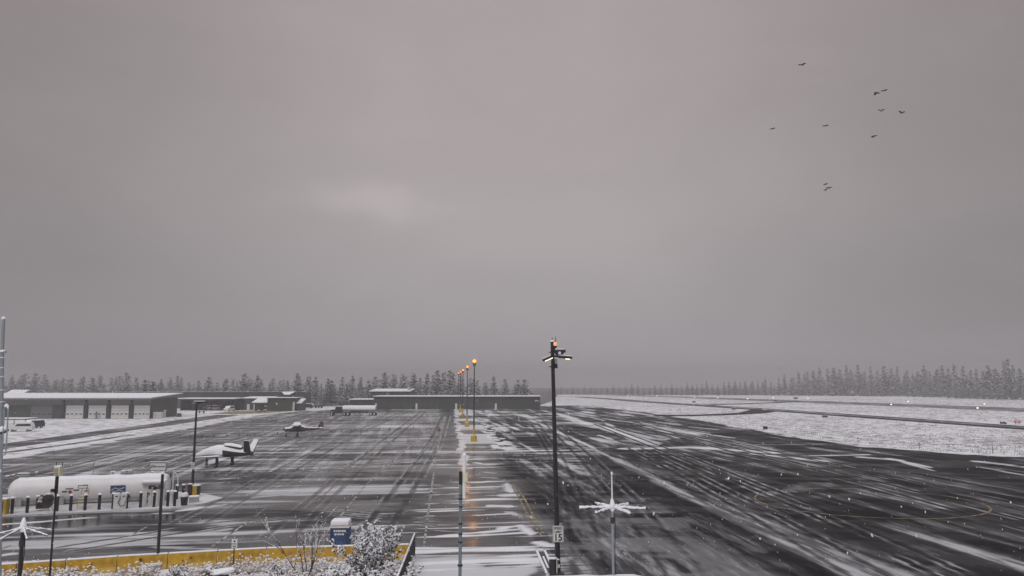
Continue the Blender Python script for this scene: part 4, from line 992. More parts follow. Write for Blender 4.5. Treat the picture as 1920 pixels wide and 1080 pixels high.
# --- chain link gate seen end on
a, b = gnd(777, 1042), Vector((gnd(777, 1042).x + .55, 34.0, 0))
d = b - a; L = d.length
t = thing('gate_fence', 'chain link fence panel with pale top rail at the barrier end', 'fence', (a.x, a.y, .02), math.atan2(d.y, d.x))
MB().cyl((-.1, 0, 1.22), (L, 0, 1.22), .045, .045, 8).build('top_rail', WHITEP, t)
MB().cyl((0, 0, .15), (L, 0, .15), .025, .025, 6).build('bottom_rail', DARK, t)
for x in (0, L * .33, L * .66, L): MB().cyl((x, 0, 0), (x, 0, 1.3), .05, .05, 8).build('post', DARK, t)
mb_ = MB(); n_ = int(L / .11)
for i in range(n_):
    x = .08 + i * .11
    mb_.cyl((x, .0, .15), (min(x + .55, L), .0, 1.2), .006, .006, 4); mb_.cyl((x, .012, 1.2), (min(x + .55, L), .012, .15), .006, .006, 4)
mb_.build('chain_mesh', DARK, t)
MB().box((L / 2, 0, 1.28), (L, .07, .035), bev=.01).build('snow_cap', SNOW, t)
# --- small sign on post
p = gnd(436, 1077); z1 = far(440, 1028, p.y).z; z2 = far(440, 1011.5, p.y).z
t = thing('small_sign', 'small white sign with dark marks on a thin post before the barrier', 'sign', (p.x, p.y, .08))
MB().cyl((0, 0, 0), (0.03, 0, z1 + .2), .035, .03, 8).build('post', BLACK, t)
o = MB().box((.05, -.05, (z1 + z2) / 2 - .05), (.30, .02, z2 - z1), bev=.008).build('panel', WHITEM, t)
zc = (z1 + z2) / 2 - .05
MB().lathe([(0, .05), (.008, .05)], (.05, -.062, zc + .12), (0, -1, 0), 12).build('symbol', BLACK, o)
mb_ = MB(); mb_.box((.05, -.064, zc - .02), (.22, .008, .04)); mb_.box((.05, -.064, zc - .14), (.17, .008, .05)); mb_.build('lettering', BLACK, o)
# --- dark boulder and grated box
p = gnd(408, 1086)
t = thing('boulder', 'dark boulder half buried in snow below the small sign', 'boulder', (p.x, p.y, .05))
def rock(rx, ry, rz_, seed, cut=None):
    r = random.Random(seed); b_ = MB(); bmesh.ops.create_icosphere(b_.bm, subdivisions=3, radius=1)
    for v in b_.bm.verts:
        n_ = 1 + .18 * math.sin(3.1 * v.co.x + seed) + .13 * math.sin(4.7 * v.co.y + 2 * seed) + r.uniform(-.05, .05)
        v.co = Vector((v.co.x * rx * n_, v.co.y * ry * n_, v.co.z * rz_ * n_))
    return b_
rock(.8, .5, .42, 3).build('stone', BLACK, t); o = rock(.66, .46, .2, 4).build('snow_cap', SNOW, t, smooth=True); o.location = (.12, -.05, .30); o.rotation_euler = (0, -.2, 0)
p = gnd(455, 1092)
t = thing('vent_box', 'white framed grate box low in the snow right of the boulder', 'vent', (p.x, p.y, .05), .1)
MB().box((0, 0, .18), (1.0, .5, .36), bev=.02).build('box', WHITEP, t)
mb_ = MB()
for i in (-1, 1):
    for j in range(3): mb_.box((.24 * i, -.12 + .14 * j, .375), (.4, .07, .03))
mb_.build('grate', MAROON, t)
# --- portable toilet
p = gnd(638, 1031); s1 = p.y / FPX
t = thing('portable_toilet', 'blue portable toilet with a snow capped roof behind the bush', 'portable toilet', p, .06)
w = 32.5 * s1; h = far(638, 987, p.y).z
MB().box((0, 0, h / 2 + .06), (w, w, h - .06), bev=.04).build('body', BLUE, t)
MB().box((0, 0, .05), (w + .08, w + .08, .1)).build('skid', DARK, t)
MB().box((.02, -w / 2 - .01, h / 2), (w * .72, .03, h * .86), bev=.01).build('door', SIGNBLUE, t)
mb_ = MB()
for sx in (-1, 1): mb_.box((sx * w * .46, -w / 2 - .02, h / 2), (.06, .05, h * .92))
for zf in (.25, .52, .70): mb_.box((0, -w / 2 - .025, h * zf), (w * .7, .02, .03))
mb_.build('door_ribs', BLUE, t)
o = MB().box((.02, -w / 2 - .04, h * .885), (w * .66, .012, .17)).build('header_panel', SIGNBLUE, t)
mb_ = MB(); x = -w * .3
for ww in (.10, .07, .12, .06, .10, .09): mb_.box((x + ww / 2, -w / 2 - .05, h * .885), (ww, .012, .12)); x += ww + .035
x = -w * .26
for ww in (.12, .05, .09, .07, .11): mb_.box((x + ww / 2, -w / 2 - .05, h * .745), (ww, .012, .10)); x += ww + .03
mb_.build('lettering', WHITEM, o)
MB().slab([(-w / 2 - .04, -w / 2 - .04), (w / 2 + .04, -w / 2 - .04), (w / 2 + .04, w / 2 + .04), (-w / 2 - .04, w / 2 + .04)], h + .01, h + .10).build('roof', WHITEP, t)
mb_ = MB(); mb_.box((0, 0, h + .27), (w + .02, w + .02, .33), bev=.13); mb_.build('snow_cap', SNOW, t, smooth=True)

# ================================================================== FUEL ISLAND
PADZ = .13
pL, pR = gnd(14, 951), gnd(318, 939)
ax = (pR - pL); ang = math.atan2(ax.y, ax.x); L = ax.length; s1 = ((pL + pR) / 2).y / FPX
t = thing('fuel_tank', 'long white horizontal fuel tank with domed ends behind the bollards', 'fuel tank', ((pL + pR) / 2).to_tuple()[:2] + (PADZ,), ang)
R_ = .97; zc = .20 + R_
dl = .75
prof = [(-L / 2 + dl * (1 - math.sin(th)), R_ * math.cos(th)) for th in [PI / 2 * (1 - i / 8) for i in range(9)]]
prof += [(x, R_) for x in np.linspace(-L / 2 + dl, L / 2 - .35, 9)[1:]] + [(L / 2 - .35 + .35 * math.sin(th), R_ * math.cos(th)) for th in [PI / 2 * i / 6 for i in range(1, 7)]]
MB().lathe(prof, (0, 0, zc), (1, 0, 0), 40).build('vessel', TANKW, t, smooth=True)
for x in np.linspace(-L / 2 + dl, L / 2 - .35, 6):
    MB().lathe([(-.02, R_ + .002), (-.012, R_ + .010), (.012, R_ + .010), (.02, R_ + .002)], (float(x), 0, zc), (1, 0, 0), 40).build('weld_seam', TANKW, t, smooth=True)
mb_ = MB()
n_ = 40
rings = []
for k_, (x, r) in enumerate([(-L / 2 + .5, .8), (-L / 2 + .75, 1.0)] + [(x, 1.0) for x in np.linspace(-L / 2 + 1.2, L / 2 - .5, 22)] + [(L / 2 - .3, .85)]):
    ring_ = []
    for i in range(13):
        a = math.radians(55 + 70 * i / 12); rr = R_ * r * (1 if r == 1 else 1.0) + (.07 * math.sin(PI * i / 12) + .004) * (1 + .35 * math.sin(k_ * 1.3))
        ring_.append(mb_.bm.verts.new((x, rr * math.cos(a), zc + (R_ * .0 + rr * math.sin(a)))))
    rings.append(ring_)
mb_.skin(rings, cap=False, closed=False); mb_.build('snow_cover', SNOW, t, smooth=True)
for x in (-L / 2 + 1.0, -L / 6, L / 6, L / 2 - 1.0): MB().box((x, 0, .42), (.4, 1.7, .86)).build('saddle', CONC, t)
MB().box((0, .1, .28), (L * .96, 1.3, .40)).build('catwalk', CONC, t)
tx = lambda px: (px - 166) * s1 / math.cos(ang)
# fittings on top
zt = zc + R_
for px, h, w in ((35, .18, .28), (43, .25, .2), (59, .35, .9), (78, .42, .18), (198, .28, .4), (220, .34, .9), (246, .5, .14), (262, .15, .3)):
    b_ = MB(); b_.cyl((tx(px), .05, zt - .05), (tx(px), .05, zt + h), .07, .07, 8); 
    if w > .5: b_.box((tx(px), .05, zt + h * .55), (w, .5, .10), bev=.02)
    o = b_.build('fitting', GREY, t); MB().box((tx(px), .05, zt + h + .04), (w * .9, .3, .07), bev=.02).build('snow_cap', SNOW, o)
MB().tube([(tx(165), .3, zt - .1), (tx(165), .3, zt + 1.0), (tx(167.5), .3, zt + 1.25)], .035, 8).build('vent_pipe', GREY, t)
# placards, following the curve of the shell
def placard(nm, px, py, w, h, m, par=None, flatten=.0):
    z = far(px, py, (pL + pR).y / 2 - R_ * .9).z - PADZ - zc
    z = max(-R_ * .9, min(R_ * .9, z)); y = -math.sqrt(max(.01, R_ * R_ - z * z)) - .012
    tilt = math.asin(z / R_)
    o = MB().box((0, 0, 0), (w, .012, h)).build(nm, m, par or t); o.location = (tx(px), y - .004, zc + z); o.rotation_euler = (-tilt, 0, 0)
    return o
pb = placard('blue_sign', 212, 919, 25 * s1, 14 * s1, SIGNBLUE)
mb_ = MB(); mb_.tube([(-.5, -.012, -.08), (-.2, -.012, .12), (.1, -.012, -.02), (.48, -.012, .14)], .025, 6); mb_.tube([(-.45, -.012, -.2), (0, -.012, -.12), (.45, -.012, -.18)], .02, 6); mb_.build('sign_stroke', WHITEM, pb)
pd = placard('red_diamond', 137.5, 921, .24, .24, RED); pd.rotation_euler = (pd.rotation_euler[0], PI / 4, 0)
for px, py, w, h, m in ((129, 920, .36, .11, MAROON), (136, 915, .55, .08, MAROON), (147, 918, .42, .08, MAROON), (157, 909.5, .62, .07, DARK)): placard('lettering', px, py, w, h, m)
pf = placard('hazard_triangle', 163, 918, .04, .26, MAROON); b_ = placard('hazard_triangle', 163, 920, .30, .06, MAROON)
for px in (149.5, 164): placard('sign_frame', px, 912, .03, .3, DARK)
placard('sign_frame', 157, 914.5, .62, .025, MAROON)
placard('weld_line', 30, 913, 1.3, .02, DARK)
# right end with ladder cage
mb_ = MB()
for y in (-.35, .1): mb_.cyl((L / 2 + .22, y, 0), (L / 2 + .22, y, zt + .15), .03, .03, 6)
for i in range(7): mb_.cyl((L / 2 + .22, -.35, .3 + .3 * i), (L / 2 + .22, .1, .3 + .3 * i), .02, .02, 6)
mb_.build('ladder', WHITEP, t)
mb_ = MB(); mb_.tube([(L / 2 + .1, .3, .4), (L / 2 + .55, .3, 1.2), (L / 2 + .5, .3, 1.9), (L / 2 + .1, .3, 2.4)], .05, 8); mb_.build('end_pipe', WHITEP, t)
mb_ = MB(); mb_.box((L / 2 + .02, -.3, 2.0), (.05, .3, .35)); mb_.build('end_plate', MAROON, t)
# twin script sign above the tank
p = gnd(300, 915); p.y += 1.5; s2 = p.y / FPX
zt1, zt0 = far(295, 868, p.y).z, far(295, 883, p.y).z
t = thing('fuel_sign', 'white framed sign with black script standing above the tank', 'sign', (far(295, 900, p.y).x, p.y, .05))
w = 30 * s2
MB().box((0, 0, (zt0 + zt1) / 2), (w, .06, zt1 - zt0), bev=.01).build('panel', WHITEM, t)
mb_ = MB(); hh = zt1 - zt0; zc_ = (zt0 + zt1) / 2
for a in ((0, zc_ + hh / 2, w + .1, .08), (0, zc_ - hh / 2, w + .1, .08)): mb_.box((a[0], -.01, a[1]), (a[2], .12, a[3]))
for sx in (-1, 1): mb_.box((sx * w / 2, -.012, zc_), (.09, .12, hh + .06))
mb_.build('frame', GREY, t)
for sx in (-1, 1): MB().cyl((sx * w * .46, .02, 0), (sx * w * .46, .02, zc_ - hh / 2), .05, .05, 8).build('post', GREY, t)
MB().box((0, 0, zc_ + hh / 2 + .07), (w + .1, .14, .06), bev=.02).build('snow_cap', SNOW, t)
mb_ = MB(); pts = []
raw = [(-.42, -.22), (-.40, .05), (-.34, .22), (-.27, .12), (-.30, -.02), (-.40, -.03), (-.22, -.06), (-.17, .22), (-.16, -.08), (-.10, .06), (-.06, -.08), (-.01, -.06), (.03, .06), (.07, -.07), (.12, .06), (.16, -.07), (.21, .05), (.26, -.06), (.32, .04), (.36, -.05), (.42, .03)]
mb_.tube([(x * w, -.045, zc_ + z * hh) for x, z in raw], .028, 6); mb_.build('script_lettering', BLACK, t)
# bollards
bpx = [(22, 963), (50.5, 961.5), (106.5, 958.5), (132, 957.5), (159, 956.5), (185.5, 955.5), (211.5, 954), (237, 953), (263, 951.5), (288.5, 950.5), (314, 949.5)]
def bollard(p, label, g):
    t = thing('bollard', label, 'bollard', p, 0, g)
    MB().cyl((0, 0, -.02), (0, 0, 1.13), .115, .115, 14).build('post', BLACK, t, smooth=True)
    MB().lathe([(1.13, .135), (1.17, .15), (1.23, .12), (1.27, .03)], n=14).build('snow_cap', SNOW, t, smooth=True)
    return t
b0 = None
for i, q in enumerate(bpx):
    p = gnd(*q, PADZ); lab = 'black snow capped bollard in front of the fuel tank, ' + ('the one beside the yellow cabinet' if i == 0 else 'the one beside the hydrant' if i == len(bpx) - 1 else ORD[i] + ' counting from the yellow cabinet')
    if b0 is None: b0 = bollard(p, lab, 'black bollards around the fuel tank')
    else: dup(b0, p, 0, lab)
for (q, lab) in (((327, 949), 'black snow capped bollard just left of the litter bin'), ((331, 936), 'black snow capped bollard behind the hydrant at the tank end'),
                 ((343, 935), 'black snow capped bollard left of the lamp post by the tank end')):
    dup(b0, gnd(*q, PADZ), 0, lab)
# yellow steps
p = gnd(152, 953, PADZ)
t = thing('step_ladder', 'yellow step ladder leaning to the fuel tank between bollards', 'step ladder', p, ang)
for sx in (-1, 1): MB().tube([(sx * .30, -.05, 0), (sx * .27 + .1, .35, 1.0), (sx * .25 + .14, .4, 1.5)], .03, 6).build('rail', YELLOW, t)
for i in range(5): MB().box((.02 + .02 * i, .05 * i, .14 + .2 * i), (.62, .22, .05)).build('step', CREAM, t)
# dark pump equipment
p = gnd(75, 959, PADZ); p.y += .5
t = thing('fuel_pump', 'dark snow dusted pump with pipes at the left of the tank', 'pump', p, ang)
MB().box((0, 0, .4), (1.1, .5, .5), bev=.08).build('body', MAROON, t)
MB().lathe([(-.25, .1), (-.2, .38), (.2, .38), (.25, .1)], (.25, -.05, .85), (0, 1, 0), 16).build('hose_reel', BLACK, t)
MB().tube([(-.5, 0, .2), (-.55, 0, .9), (-.3, 0, 1.15), (0, 0, 1.05), (.1, 0, .7)], .07, 8).build('pipe', MAROON, t)
MB().tube([(-.1, -.3, .2), (-.35, -.35, .65), (-.1, -.35, .9)], .05, 8).build('hose', RUBBER, t)
for x, z in ((-.45, 1.12), (.25, 1.25), (.05, .68), (-.3, .70)): MB().box((x, -.1, z), (.32, .3, .09), bev=.03).build('snow_cap', SNOW, t)
# white dispensers in front
p = gnd(222, 955, PADZ); p.y += .2
t = thing('fuel_dispenser', 'low white fuel dispenser pair with a hose between bollards', 'fuel dispenser', p, ang)
MB().box((0, 0, .42), (.9, .45, .8), bev=.03).build('cabinet', WHITEP, t)
for x in (-.25, .27): 
    o = MB().box((x, 0, 1.0), (.42, .4, .32), bev=.04).build('meter_head', WHITEM, t); MB().box((x, -.206, 1.0), (.2, .01, .08)).build('display', DARK, o); MB().box((x, 0, 1.20), (.4, .4, .08), bev=.03).build('snow_cap', SNOW, o)
MB().tube([(.05, -.26, .9), (-.1, -.3, .5), (.1, -.3, .25), (.35, -.28, .3), (.42, -.26, .6)], .03, 6).build('hose', BLACK, t)
MB().lathe([(0, .12), (.1, .12)], (.62, -.1, .95), (0, -1, 0), 12).build('hose_reel', BLACK, t)
# white control kiosk
p = gnd(278, 950, PADZ); p.y += .75
t = thing('control_kiosk', 'white control kiosk with dark screen openings at the tank front', 'kiosk', p, ang)
MB().box((0, 0, .95), (1.6, .9, 1.9), bev=.03).build('cabinet', WHITEP, t)
MB().box((.05, -.20, 1.86), (1.75, 1.25, .08), bev=.02).build('canopy', WHITEP, t); MB().box((.05, -.20, 1.95), (1.75, 1.25, .10), bev=.04).build('snow_cap', SNOW, t)
for x, w in ((-.05, .5), (.62, .4)): 
    o = MB().box((x, -.46, 1.48), (w, .03, .28)).build('screen', GLASS, t); MB().box((x + .06, -.485, 1.44), (w * .35, .02, .14)).build('notice', WHITEM, o)
MB().box((-.35, -.5, .62), (.05, .08, .8), bev=.01).build('nozzle_rail', DARK, t); MB().box((-.3, -.52, 1.03), (.18, .08, .1)).build('nozzle', DARK, t)
mb_ = MB(); mb_.box((-.05, -.456, .8), (.02, .012, 1.4)); mb_.box((.5, -.456, .8), (.02, .012, 1.4)); mb_.build('panel_seam', FASCIA, t)
# hydrant, bin, dark boxes, yellow box
p = gnd(321, 946, PADZ)
t = thing('hydrant', 'pale wall hydrant assembly between bollards at the tank end', 'hydrant', p)
MB().lathe([(0, .16), (.1, .13), (.8, .12), (.85, .18), (1.0, .18), (1.05, .06)], n=14).build('barrel', WHITEP, t)
for sx in (-1, 1): MB().lathe([(0, .09), (.16, .1), (.18, .05)], (sx * .1, 0, .7), (sx, 0, 0), 10).build('outlet', GREY, t)
MB().lathe([(1.04, .17), (1.12, .16), (1.18, .04)]).build('snow_cap', SNOW, t, smooth=True)
p = gnd(345, 948, .1)
t = thing('litter_bin', 'black round litter bin with a white lid on the island', 'litter bin', p)
MB().lathe([(0, .24), (.7, .30), (.72, .31)], n=18).build('body', BLACK, t, smooth=True); MB().lathe([(.72, .33), (.80, .33), (.92, .26), (.95, .05)], n=18).build('lid', WHITEP, t)
MB().lathe([(.94, .27), (1.0, .22), (1.03, .03)], n=14).build('snow_cap', SNOW, t)
p = gnd(363, 930, .1)
t = thing('equipment_box', 'yellow equipment box with snow on its lid beside the lamp post', 'equipment box', (p.x + .1, p.y - .2, .12))
MB().box((.1, 0, .50), (.40, .42, .78), bev=.03).build('body', YELLOW, t); MB().box((.39, .05, .5), (.18, .38, .74), bev=.02).build('side_panel', DARK, t)
MB().box((.2, 0, .94), (.68, .5, .09), bev=.03).build('snow_cap', SNOW, t); MB().box((.1, 0, .07), (.3, .3, .14)).build('foot', YELLOW, t)
p = gnd(356.5, 931, .1)
t = thing('equipment_box', 'tall narrow dark box left of the yellow equipment box', 'equipment box', (p.x, p.y - .1, .12))
MB().box((0, 0, .52), (.3, .35, 1.04), bev=.03).build('body', MAROON, t); MB().box((0, 0, 1.08), (.32, .37, .08), bev=.03).build('snow_cap', SNOW, t)
p = gnd(359, 942, .1)
t = thing('concrete_block', 'pale concrete block in the snow right of the litter bin', 'block', (p.x + .2, p.y, .1), .3)
MB().box((0, 0, .22), (.75, .6, .5), bev=.04).build('block', CONC, t); MB().box((0, 0, .50), (.74, .6, .10), bev=.04).build('snow_cap', SNOW, t)
p = gnd(8, 964, PADZ)
t = thing('equipment_box', 'yellow cabinet with snow on top at the left end of the island', 'equipment box', (p.x - .1, p.y, PADZ))
MB().box((0, 0, .55), (.65, .5, 1.1), bev=.03).build('body', YELLOW, t); MB().box((0, -.26, .55), (.25, .02, .8)).build('door', MAROON, t); MB().box((0, 0, 1.14), (.7, .55, .10), bev=.03).build('snow_cap', SNOW, t)

# ================================================================== AIRCRAFT AND VEHICLES
def loft(mb_, st, n=20, a0=0, a1=2 * PI, grow=0.0, closed=True):
    """fuselage stations (x, zc, half height, half width) lofted along x"""
    rings = []
    for x, zc, hh, hw in st:
        k = n if closed else n + 1
        rings.append([mb_.bm.verts.new((x, (hw + grow) * math.cos(a0 + (a1 - a0) * i / n), zc + (hh + grow) * math.sin(a0 + (a1 - a0) * i / n))) for i in range(k)])
    mb_.skin(rings, cap=closed, closed=closed)
def wing(mb_, root, tip, cr, ct, th=.12, sweep=None):
    a = [(0, 0), (.12, .5), (.35, .6), (1, 0), (.35, -.35), (.12, -.35)]
    rings = []
    for p, c in ((root, cr), (tip, ct)):
        p = Vector(p); rings.append([mb_.bm.verts.new((p.x + q[0] * c, p.y, p.z + q[1] * th * c)) for q in a])
    mb_.skin(rings)
def wheel(parent, p, r, w, nm='wheel', hub=GREY):
    o = MB().lathe([(-w / 2, r * .7), (-w / 2 * .8, r * .95), (0, r), (w / 2 * .8, r * .95), (w / 2, r * .7)], p, (0, 1, 0), 18).build(nm, RUBBER, parent, smooth=True)
    MB().lathe([(-w / 2 - .01, r * .5), (w / 2 + .01, r * .5)], p, (0, 1, 0), 12).build('rim', hub, o); return o
# --- small V-tail jet
pm = (gnd(413, 877) + gnd(427, 872)) / 2
t = thing('jet_aircraft', 'dark V tailed jet with an engine on its back under snow', 'aircraft', pm, D2(-17))
SH = -4.35        # gear legs sit at the origin: fuselage stations start this far forward
st = [(0, 1.22, .03, .03), (.35, 1.24, .17, .2), (.9, 1.32, .31, .38), (1.6, 1.47, .46, .54), (2.5, 1.66, .64, .68), (3.4, 1.76, .74, .74), (4.3, 1.77, .72, .70), (5.1, 1.72, .60, .58), (5.9, 1.66, .46, .46), (6.8, 1.62, .36, .36), (7.7, 1.64, .27, .26), (8.1, 1.70, .17, .15), (8.5, 1.76, .04, .04)]
st = [(x + SH, z, a, b) for x, z, a, b in st]
mb_ = MB(); loft(mb_, st, 24); mb_.build('fuselage', BLACK, t, smooth=True)
mb_ = MB(); loft(mb_, [q for q in st[1:7]] + [(SH + 4.55, 1.76, .69, .67)], 18, D2(-24), D2(204), .05, closed=False)
o = mb_.build('snow_cover', SNOW, t, smooth=True)
mb_ = MB(); loft(mb_, [(SH + 4.5, 1.76, .69, .67)] + st[7:12], 12, D2(18), D2(162), .05, closed=False); mb_.build('tail_snow', SNOW, t, smooth=True)
mb_ = MB(); loft(mb_, [(SH + 4.35, 2.43, .17, .24), (SH + 4.5, 2.44, .25, .34), (SH + 5.3, 2.42, .27, .36), (SH + 6.3, 2.30, .22, .30), (SH + 6.8, 2.22, .14, .2)], 16); en = mb_.build('engine_nacelle', BLACK, t, smooth=True)
mb_ = MB(); loft(mb_, [(SH + 4.3, 2.46, .17, .22), (SH + 4.5, 2.48, .25, .34), (SH + 5.3, 2.46, .27, .36), (SH + 6.3, 2.34, .22, .30), (SH + 6.85, 2.25, .14, .2)], 14, D2(5), D2(175), .055, closed=False); mb_.build('snow_cap', SNOW, en, smooth=True)
MB().box((SH + 5.6, 0, 2.12), (1.6, .3, .4), bev=.05).build('engine_pylon', BLACK, t)
for sy in (-1, 1):
    mb_ = MB(); wing(mb_, (SH + 3.5, sy * .5, 1.18), (SH + 3.9, sy * 5.6, 1.50), 1.55, .75); w_ = mb_.build('wing', BLACK, t, smooth=True)
    mb_ = MB(); wing(mb_, (SH + 3.52, sy * .75, 1.29), (SH + 3.92, sy * 5.55, 1.56), 1.4, .68, .10); mb_.build('snow_cover', SNOW, w_, smooth=True)
    mb_ = MB()
    f0, f1 = Vector((SH + 7.1, sy * .12, 1.5)), Vector((SH + 7.7, sy * 1.0, 3.15))
    rings = []
    for p, c in ((f0, 1.1), (f1, .72)):
        nn = Vector((0, -sy * .72, .66)) * .035
        rings.append([mb_.bm.verts.new(p + Vector((c * q, 0, 0)) + nn * e) for q, e in ((0, 0), (.3, 1.4), (1, .2), (1, -.2), (.3, -1.4))])
    mb_.skin(rings); f_ = mb_.build('tail_fin', BLACK, t)
    mb_ = MB(); rings = []
    nn = Vector((0, -sy * .72, .66)) * .07
    for p, c in ((f0.lerp(f1, .06), 1.07), (f1 + Vector((0, 0, .02)), .71)):
        rings.append([mb_.bm.verts.new(p + Vector((c * q, 0, 0)) + nn * e) for q, e in ((.02, .75), (.98, .75), (.98, 1.5), (.02, 1.5))])
    mb_.skin(rings); mb_.build('snow_cover', SNOW, f_)
    mb_ = MB(); mb_.tube([(SH + 7.8, sy * .05, 1.58), (SH + 8.45, sy * .28, 1.28)], .05, 6); mb_.build('ventral_fin', BLACK, t)
    g_ = MB().cyl((0, sy * 1.5, .25), (-.1, sy * 1.35, 1.25), .08, .09, 8).build('main_gear_leg', BLACK, t); wheel(g_, (0, sy * 1.5, .26), .26, .17)
    MB().box((.05, sy * 1.42, .75), (.42, .04, .75), bev=.01).build('gear_door', BLACK, g_)
g_ = MB().cyl((-2.55, 0, .2), (-2.65, 0, 1.15), .06, .07, 8).build('nose_gear_leg', BLACK, t); wheel(g_, (-2.55, 0, .2), .2, .13)
MB().box((-2.5, 0, .62), (.3, .04, .4), bev=.01).build('gear_door', BLACK, g_)
# --- high-wing light aeroplane
p = gnd(556, 818)
t = thing('light_aeroplane', 'small high winged aeroplane with snow on its wing on the wet apron', 'aircraft', p, D2(14))
st = [(-2.3, 1.25, .12, .12), (-2.1, 1.25, .36, .36), (-1.2, 1.3, .45, .48), (-.6, 1.45, .60, .55), (.6, 1.5, .62, .55), (1.6, 1.35, .42, .4), (3.2, 1.35, .22, .2), (4.9, 1.45, .1, .06)]
mb_ = MB(); loft(mb_, st, 14); mb_.build('fuselage', BROWN, t, smooth=True)
MB().box((-.3, 0, 1.62), (1.0, 1.12, .38), bev=.06).build('cabin_window', GLASS, t)
mb_ = MB(); loft(mb_, st[1:4], 12, D2(25), D2(155), .06, closed=False); mb_.build('nose_snow', SNOW, t, smooth=True)
mb_ = MB(); loft(mb_, st[4:], 12, D2(35), D2(145), .06, closed=False); mb_.build('tail_snow', SNOW, t, smooth=True)
for sy in (-1, 1):
    mb_ = MB(); wing(mb_, (-.8, sy * .02, 2.08), (-.7, sy * 5.4, 2.20), 1.6, 1.15, .12); w_ = mb_.build('wing', WHITEP, t, smooth=True)
    mb_ = MB(); wing(mb_, (-.8, sy * .02, 2.20), (-.7, sy * 5.4, 2.31), 1.6, 1.15, .14); mb_.build('snow_cover', SNOW, w_, smooth=True)
    MB().cyl((-.3, sy * .5, 1.05), (-.2, sy * 2.6, 2.1), .035, .035, 6).build('wing_strut', DARK, t)
    mb_ = MB(); wing(mb_, (4.1, sy * .03, 1.5), (4.3, sy * 1.6, 1.5), .9, .6, .1); w_ = mb_.build('tailplane', WHITEP, t)
    mb_ = MB(); wing(mb_, (4.1, sy * .03, 1.58), (4.3, sy * 1.6, 1.58), .9, .6, .14); mb_.build('snow_cover', SNOW, w_)
    g_ = MB().cyl((.1, sy * .4, 1.0), (.15, sy * 1.2, .25), .05, .05, 6).build('main_gear_leg', DARK, t); wheel(g_, (.15, sy * 1.25, .24), .24, .14)
mb_ = MB(); mb_.prism([(3.7, 1.45), (4.3, 2.7), (4.85, 2.7), (5.0, 1.45)], -.04, .04); mb_.build('tail_fin', BROWN, t)
g_ = MB().cyl((-1.9, 0, .2), (-1.85, 0, 1.0), .04, .05, 6).build('nose_gear_leg', DARK, t); wheel(g_, (-1.9, 0, .2), .2, .12)
pr = MB().lathe([(-.02, .08), (.2, .1), (.28, .02)], (-2.3, 0, 1.25), (-1, 0, 0), 10).build('spinner', DARK, t); MB().box((-2.42, 0, 1.25), (.03, .12, 1.8)).build('propeller', DARK, pr)
# --- fuel tanker lorry
p = gnd(662, 779.3)
t = thing('tanker_lorry', 'maroon nosed tanker lorry with a snow covered trailer by the far hangar', 'lorry', p, D2(-2))
s1 = p.y / FPX
q = lambda px: (px - 662) * s1
MB().box(((q(622) + q(658)) / 2, 0, .85), (q(658) - q(622), 1.0, .3)).build('chassis', BLACK, t)
mb_ = MB(); mb_.prism([(q(620.5), .7), (q(620.5), 1.65), (q(621.5), 1.78), (q(629.5), 1.9), (q(629.5), .7)], -.75, .75); mb_.build('bonnet', BLACK, t)
mb_ = MB(); mb_.prism([(q(629.5), .75), (q(629.5), 1.9), (q(631), 2.75), (q(637), 2.75), (q(637), .75)], -1.05, 1.05); cb = mb_.build('cab', MAROON, t)
MB().box((q(633), -1.06, 2.2), (.7, .03, .55)).build('cab_window', GLASS, cb)
MB().box((q(640), 0, 1.75), (q(643) - q(637), 2.1, 1.9), bev=.05).build('sleeper', MAROON, t)
MB().box((q(625), 0, 1.93), (q(629) - q(621), 1.5, .10), bev=.03).build('bonnet_snow', SNOW, t); MB().box((q(637), 0, 2.82), (q(643) - q(631), 2.1, .13), bev=.04).build('roof_snow', SNOW, t)
MB().lathe([(-.01, .8), (.05, 1.0), (q(704.5) - q(643.5) - .05, 1.0), (q(704.5) - q(643.5), .8)], (q(643.5), 0, 2.05), (1, 0, 0), 22).build('tank', GREY, t, smooth=True)
mb_ = MB(); loft(mb_, [(q(643.3), 2.05, .98, .98), (q(655), 2.05, 1.02, 1.0), (q(673), 2.05, 1.0, 1.0), (q(690), 2.05, 1.03, 1.0), (q(704.7), 2.05, .98, .98)], 14, D2(-8), D2(188), .07, closed=False); mb_.build('snow_cover', SNOW, t, smooth=True)
MB().box(((q(645) + q(703)) / 2, 0, .98), (q(703) - q(645), .9, .22)).build('trailer_chassis', DARK, t)
for px in (649, 664, 676, 688): MB().box((q(px), -.7, .85), (.5, .5, .45), bev=.03).build('underside_box', DARK, t)
for px in (623.5, 647, 653.5, 696.5, 702.5):
    for sy in (-1, 1): wheel(t, (q(px), sy * .95, .52), .52, .34, hub=WHITEP if sy < 0 else GREY)
for px, a, b in ((623.5, .6, .25), (650.2, 1.2, .2), (699.5, 1.2, .2)): MB().box((q(px), -.95, 1.13), (a * 2, .4, .07), bev=.02).build('mudguard_snow', SNOW, t)

